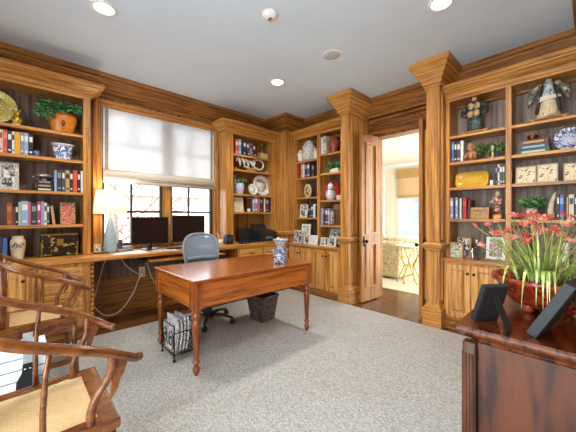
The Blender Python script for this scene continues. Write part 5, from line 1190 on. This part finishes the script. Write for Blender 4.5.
row('R', RS[3], 'fourth shelf at right frame edge', [(556.6, 559.4, 194, 'charcoal', 'white'), (559.7, 564, 194.5, 'blue', 'pale blue'), (564.3, 566.2, 196, 'black'), (566.4, 568.4, 197, 'tan'), (568.8, 574.2, 194.5, 'cream', 'slate'), (574.6, 578, 194.5, 'navy', 'white')], s=.04, d=.2)
loc, rz, w, h = at('R', 552, 582, 214.5, ZCR, .10)
mini_frame('large olive-gold framed picture behind the flowers at right', loc, rz, w, h, patch(['6a5a34', '8f7d4c', '4d4022'], 20, .4), patch(['6b6444', '857d58', '4f4a34', '9a9068'], 9, .5), .03, .1)
loc, rz, w, h = at('R', 561, 569.6, 242.3, ZCR, -.05)
mini_frame('small white card frame in front of the olive-gold picture', loc, rz, w, h, '4a4034', patch(['eceae4', 'e4e2da', '9a9890', 'f0efea'], 22, .5), .006, .12)
loc, rz, w, h = at('R', 508, 528, 229, ZCR, .05)
mini_frame('dark framed picture half hidden by the red flowers', loc, rz, w, h, '3a2d24', patch(['3a3632', '6d6558', '8f8878', '2a2724'], 20, .5), .016, .12)
# ================================================================ the room beyond the double doors
FX = 8.2; NC = 2.78
TILE = mat('d8cdb8', .8, var=.05, scale=60)
shell('floor', [(4.78, FX+.2, -1.0, 4.6, -.13, -.004)], TILE)
shell('ceiling', [(XW+.16, FX+.2, -2.6, 4.6, NC, NC+.1)], mat('ece7da', .9, var=.02, scale=3))
W2 = mat('f0e8d6', .85, var=.02, scale=3)
NW0, NW1, NZ0, NZ1 = 2.75, 3.86, .66, 2.55
shell('wall_far', [(FX, FX+.15, -1.0, NW0, -.004, NC), (FX, FX+.15, NW1, 4.6, -.004, NC), (FX, FX+.15, NW0, NW1, -.004, NZ0), (FX, FX+.15, NW0, NW1, NZ1, NC)], W2)
shell('wall_left_far', [(XW+.16, FX, 4.47, 4.6, -.004, NC)], mat('efe8d8', .85, var=.02, scale=3))
molding('trim_10', [(FX, 4.47), (FX, -1.0)], [(0, NC-.12), (.02, NC-.11), (.07, NC-.05), (.09, NC-.03), (.09, NC), (0, NC)], WHITE)
molding('trim_11', [(FX, 4.47), (FX, -1.0)], [(0, 0), (.018, 0), (.018, .12), (.008, .14), (0, .145)], WHITE)
t = struct(thing('window_2', '', '', (FX+.05, (NW0+NW1)/2, NZ0))); del t['label']; del t['category']
mb = MB()
for y0, y1, z0, z1 in ((NW0-.07, NW0, NZ0-.05, NZ1+.07), (NW1, NW1+.07, NZ0-.05, NZ1+.07), (NW0, NW1, NZ1, NZ1+.07)): mb.box(FX-.03, FX, y0, y1, z0, z1)
mb.box(FX-.07, FX, NW0-.09, NW1+.09, NZ0-.05, NZ0-.01); mb.done('window_casing', WHITE, t, True)
mb = MB()
for y in (NW0+.02, (NW0+NW1)/2, NW1-.02): mb.box(FX+.05, FX+.09, y-.025, y+.025, NZ0, NZ1)
for y in (NW0+.29, NW1-.29): mb.box(FX+.06, FX+.08, y-.011, y+.011, NZ0, NZ1)
for z in (NZ0+.02, .98, 1.30, 1.62, 1.94, 2.26, NZ1-.02): mb.box(FX+.055, FX+.085, NW0, NW1, z-.014, z+.014)
mb.done('window_sash', WHITE, t, True)
MB().box(FX+.068, FX+.072, NW0, NW1, NZ0, NZ1).done('window_pane', GLASS, t, True)
t = thing('bamboo_shade', 'tan woven bamboo shade over the window in the next room', 'blind', (FX-.05, (NW0+NW1)/2, 1.78))
BAM = weave_mat('bamboo_slats', 'd2aa70', 'b98f54', 30, .7, '9a7444'); BAMT = fabric_translucent('bamboo_panel', 'ecd4ac', .55)
MB().box(FX-.05, FX-.04, NW0-.05, NW1+.05, 1.83, 2.40).done('panel', BAMT, t, True)
MB().box(FX-.085, FX-.035, NW0-.07, NW1+.07, 2.36, 2.62).done('valance', BAM, t, True)
MB().box(FX-.08, FX-.04, NW0-.05, NW1+.05, 1.78, 1.86, .01).done('bottom_fold', BAM, t, True)
# wall shelf with dark plants on the left wall
t = thing('wall_shelf', 'white built-in shelves on the next room wall seen through the doors', 'shelf', (7.3, 4.47, .9)); mb = MB()
for z in (.9, 1.35, 1.75, 2.15, 2.5): mb.box(6.9, 7.95, 4.22, 4.468, z-.02, z)
for x in (6.9, 7.95): mb.box(x-.02, x+.02, 4.22, 4.468, .0, 2.52)
mb.done('shelf_unit', WHITE, t, True)
for (x, z, r, lab) in ((7.62, 1.35, .13, 'bushy green plant on the lowest visible white shelf next door'), (7.5, 2.15, .06, 'small dark green plant on the uppermost white shelf next door')):
    t = thing('shelf_plant', lab, 'potted plant', (x, 4.33, z)); MB().lathe([(.045, 0), (.06, .09), (.05, .09), (.001, .08)], seg=16).done('pot', mat('4a3f34', .5), t)
    mb = MB(); ivy(mb, 90, (0, 0, .09+r), (r, .08, r*1.1), .06, int(x*10)); mb.done('leaves', LEAF, t, recalc=False)
for i, (x, z, lab) in enumerate(((7.45, 1.75, 'small dark vase on the middle white shelf next door, left'), (7.72, 1.75, 'small dark vase on the middle white shelf next door, right'))):
    solo(MB().lathe([(.03, 0), (.05, .05), (.055, .11), (.025, .16), (.03, .19), (.001, .19)], seg=16), 'shelf_vase', mat('3a2f28', .4), lab, 'vase', (x, 4.33, z))
# skirted armchair
t = thing('upholstered_armchair', 'beige patterned skirted armchair in the room beyond the doors', 'armchair', (5.9, 3.08, 0))
UPH = patch(['b5a27c', 'cbbb97', 'a08d66', 'd8cbaa'], 14, .9)
mb = MB(); mb.box(5.5, 6.34, 2.62, 3.62, .03, .42, .03); mb.done('skirted_base', UPH, t, True)
for x in (5.46, 6.22):
    mb = MB(); mb.box(x, x+.17, 2.60, 3.5, .30, .66, .02); mb.loft([[(x+.085+.105*math.cos(a), y, .665+.10*math.sin(a)) for a in [2*PI*j/18 for j in range(18)]] for y in (2.585, 3.5)]); mb.done('arm', UPH, t, True)
mb = MB(); mb.box(5.64, 6.22, 2.60, 3.4, .42, .56, .05); mb.done('seat_cushion', UPH, t, True)
mb = MB(); mb.box(5.5, 6.34, 3.38, 3.66, .3, 1.05, .08); mb.done('backrest', UPH, t, True)
mb = MB(); mb.ell((5.9, 3.30, .76), (.24, .10, .2), 18, 12)
solo_c = mb.done('cushion', patch(['8a7450', 'b8a684', '6f5a3a'], 16, .9)); solo_c.data.transform(Matrix.Translation((-5.9, -3.30, -.56))); solo_c.matrix_basis = Matrix.Translation((5.9, 3.30, .56)); tag(solo_c, 'darker tan cushion leaning on the beige armchair back', 'cushion')
# round side table
TC = Vector((5.42, 2.37, -.004))
t = thing('side_table', 'round white-topped side table with curved gold legs beyond the doors', 'side table', TC)
MB().lathe([(.01, .70), (.235, .70), (.245, .71), (.245, .725), (.235, .735), (.001, .735)], seg=40).done('tabletop', mat('e9e2d6', .2), t)
for k in range(6):
    a = 2*PI*k/6; c, s = math.cos(a), math.sin(a); mb = MB(); tw = .5
    mb.tube([(r*math.cos(a+q), r*math.sin(a+q), z) for r, z, q in ((.20, .70, 0), (.215, .62, .1), (.15, .46, .4), (.085, .34, .6), (.13, .2, .85), (.20, .07, 1.0), (.215, .012, 1.05))], .010, 8); mb.done('leg', BRASS, t)
mb = MB(); mb.tube([(.09*math.cos(2*PI*i/24), .09*math.sin(2*PI*i/24), .34) for i in range(24)], .007, 6, loop=True); mb.done('ring', BRASS, t)
t = thing('recessed_light', 'recessed ceiling light in the room beyond the double doors', 'ceiling light', (6.45, 2.9, NC), 0, 'recessed ceiling lights')
MB().lathe([(.09, 0), (.09, -.006), (.07, -.010), (.066, 0)], (0, 0, 0), 28, cap=False).done('trim_ring', WHITE, t); MB().lathe([(.07, -.001), (.07, -.005), (.001, -.0055)], seg=28).done('lens', LENS, t)
for x, y, e in ((6.45, 2.9, 22), (6.4, 1.0, 10), (5.0, 2.0, 6)):
    l = bpy.data.lights.new('far_light', 'SPOT'); l.energy = e; l.spot_size = math.radians(160); l.spot_blend = .6; l.shadow_soft_size = .15; l.color = (1, .93, .82); o = bpy.data.objects.new('far_light', l); C.objects.link(o); o.location = (x, y, NC-.04)
t = thing('added_building', 'grey building added outside the next room window to dim its view', 'building', (12.5, 3.4, -.4)); MB().box(12.3, 12.7, -2, 9, -.4, 3.2).done('wall', mat('6a6e72', .9, var=.3, scale=1.5), t, True); MB().box(12.2, 12.8, -2, 9, 3.2, 3.35).done('coping', mat('8a9096', .9), t, True)  # building added to tone down the glare behind the far window
# ================================================================ outside the window
shell('ground', [(-12, 24, YW+.3, 34, -.6, -.4)], patch(['9aa28c', 'b6b8a8', '8a9078'], 1.2, .95))
t = thing('brick_house', 'red brick house with white garage front seen through the window', 'house', (6.0, 15, -.4))
def brick():
    m, nt, b = newmat('red_brick'); tc = nt.nodes.new('ShaderNodeTexCoord'); br = nt.nodes.new('ShaderNodeTexBrick'); br.inputs['Scale'].default_value = 4
    br.inputs['Color1'].default_value = lin('c4a094'); br.inputs['Color2'].default_value = lin('d8beb6'); br.inputs['Mortar'].default_value = lin('d8cfc6'); mp = nt.nodes.new('ShaderNodeMapping'); mp.inputs['Rotation'].default_value = (PI/2, 0, 0)
    nt.links.new(tc.outputs['Object'], mp.inputs[0]); nt.links.new(mp.outputs[0], br.inputs['Vector']); nt.links.new(br.outputs['Color'], b.inputs['Base Color']); b.inputs['Roughness'].default_value = .9; return m
MB().box(1.0, 12, 13, 17, -.4, 2.3).done('brick_wall', brick(), t, True)
MB().loft([[(.7, 12.6, 2.3), (12.3, 12.6, 2.3), (12.3, 17.4, 2.3), (.7, 17.4, 2.3)], [(2.5, 15, 4.0), (10.5, 15, 4.0), (10.5, 15.01, 4.0), (2.5, 15.01, 4.0)]], smooth=False).done('roof', mat('8d8f94', .9, var=.15), t, True)
MB().box(.7, 12.3, 12.55, 12.75, 2.1, 2.36).done('eave_board', WHITE, t, True)
for x in (2.4, 5.6, 8.8): MB().box(x, x+1.5, 12.95, 13.0, .3, 1.7).done('window', mat('e8eef2', .2), t, True)
BARK = mat('8d8078', .9, var=.2)
def bare_tree(lab, loc, h, seed):
    rr = random.Random(seed); t = thing('bare_tree', lab, 'tree', loc, 0, 'trees outside the window'); tr = MB(); br = MB()
    tr.tube([(0, 0, 0), (.05, 0, h*.2), (0, .03, h*.45), (.06, 0, h*.7)], [.07, .06, .04, .02], 8)
    def grow(p, d, L, r, dep):
        q = p+d*L*.5+Vector((rr.uniform(-.1, .1), rr.uniform(-.1, .1), .04))*L; e = q+(d+Vector((rr.uniform(-.3, .3), rr.uniform(-.3, .3), .15))).normalized()*L*.5
        br.tube([p, q, e], [r, r*.75, r*.5], 5, cap=False)
        if dep:
            for k in range(3): grow(q.lerp(e, k/2), (d+Vector((rr.uniform(-.9, .9), rr.uniform(-.9, .9), rr.uniform(0, .7)))).normalized(), L*.62, r*.55, dep-1)
    for k in range(9):
        a = rr.uniform(0, 6.28); grow(Vector((.02, 0, h*(.22+.05*k))), Vector((math.cos(a), math.sin(a), .75)).normalized(), h*.34, .020, 3)
    tr.done('trunk', BARK, t); br.done('branches', BARK, t)
bare_tree('bare tree just outside the left half of the window', (1.35, 6.2, -.4), 4.2, 2)
bare_tree('bare tree outside seen between lamp and nearer monitor', (1.15, 8.2, -.4), 5.0, 9)
t = thing('red_shrub', 'leafy reddish shrub outside behind the nearer monitor', 'shrub', (2.75, 8.5, -.4)); mb = MB(); ivy(mb, 420, (0, 0, 1.3), (1.0, .6, .75), .12, 41); mb.done('leaves', patch(['a05a5a', 'c48a84', '8a4a4c', 'd4a8a0'], 5, .8), t, recalc=False); mb = MB()
for k in range(7): mb.tube([(0, 0, 0), (.05*(k-3), .03*(k % 3), .6), (.16*(k-3), .05*(k % 3), 1.4)], [.03, .02, .008], 5)
mb.done('stems', BARK, t)
solo(MB().box(-6, 6, -.04, .04, 0, 1.75), 'garden_fence', mat('d8dadb', .8, scale=6, sc=(12, 1, .3), var=.06), 'pale garden fence outside beyond the bare trees', 'fence', (2.0, 11.0, -.4))
sl = bpy.data.lights.new('exterior_fill_sun', 'SUN'); sl.energy = 2.0; sl.angle = .2; sl.color = (1, .97, .92); so = bpy.data.objects.new('exterior_fill_sun', sl); C.objects.link(so); so.location = (0, -5, 12); so.rotation_euler = (math.radians(42), 0, math.radians(-6))  # added to brighten the view outdoors, where the sky is overcast
# ================================================================ sky, camera, output look
w = bpy.data.worlds.new('daylight'); S.world = w; w.use_nodes = True
nt = w.node_tree; bg = nt.nodes['Background']; tc = nt.nodes.new('ShaderNodeTexCoord'); n = nt.nodes.new('ShaderNodeTexNoise'); n.inputs['Scale'].default_value = 2.5
nt.links.new(tc.outputs['Generated'], n.inputs['Vector']); r = ramp(nt, n.outputs['Fac'], [(.35, (.80, .90, 1, 1)), (.65, (.95, .98, 1, 1))]); nt.links.new(r.outputs[0], bg.inputs['Color']); bg.inputs['Strength'].default_value = WORLD
cam = bpy.data.cameras.new('camera'); cam.sensor_width = 36; cam.lens = FPX/576*36; cam.shift_y = -1/576; cam.clip_start = .02
co = bpy.data.objects.new('camera', cam); C.objects.link(co); co.location = (0, 0, EYE); co.rotation_euler = (PI/2, 0, YAW-PI/2); S.camera = co
vs = S.view_settings; vs.view_transform = 'Standard'; vs.look = 'None'; vs.gamma = 1; vs.exposure = EXPO; vs.use_curve_mapping = False
S.cycles.use_denoising = True; S.cycles.max_bounces = 10; S.cycles.transparent_max_bounces = 16; S.cycles.sample_clamp_indirect = 6
bpy.context.view_layer.update()
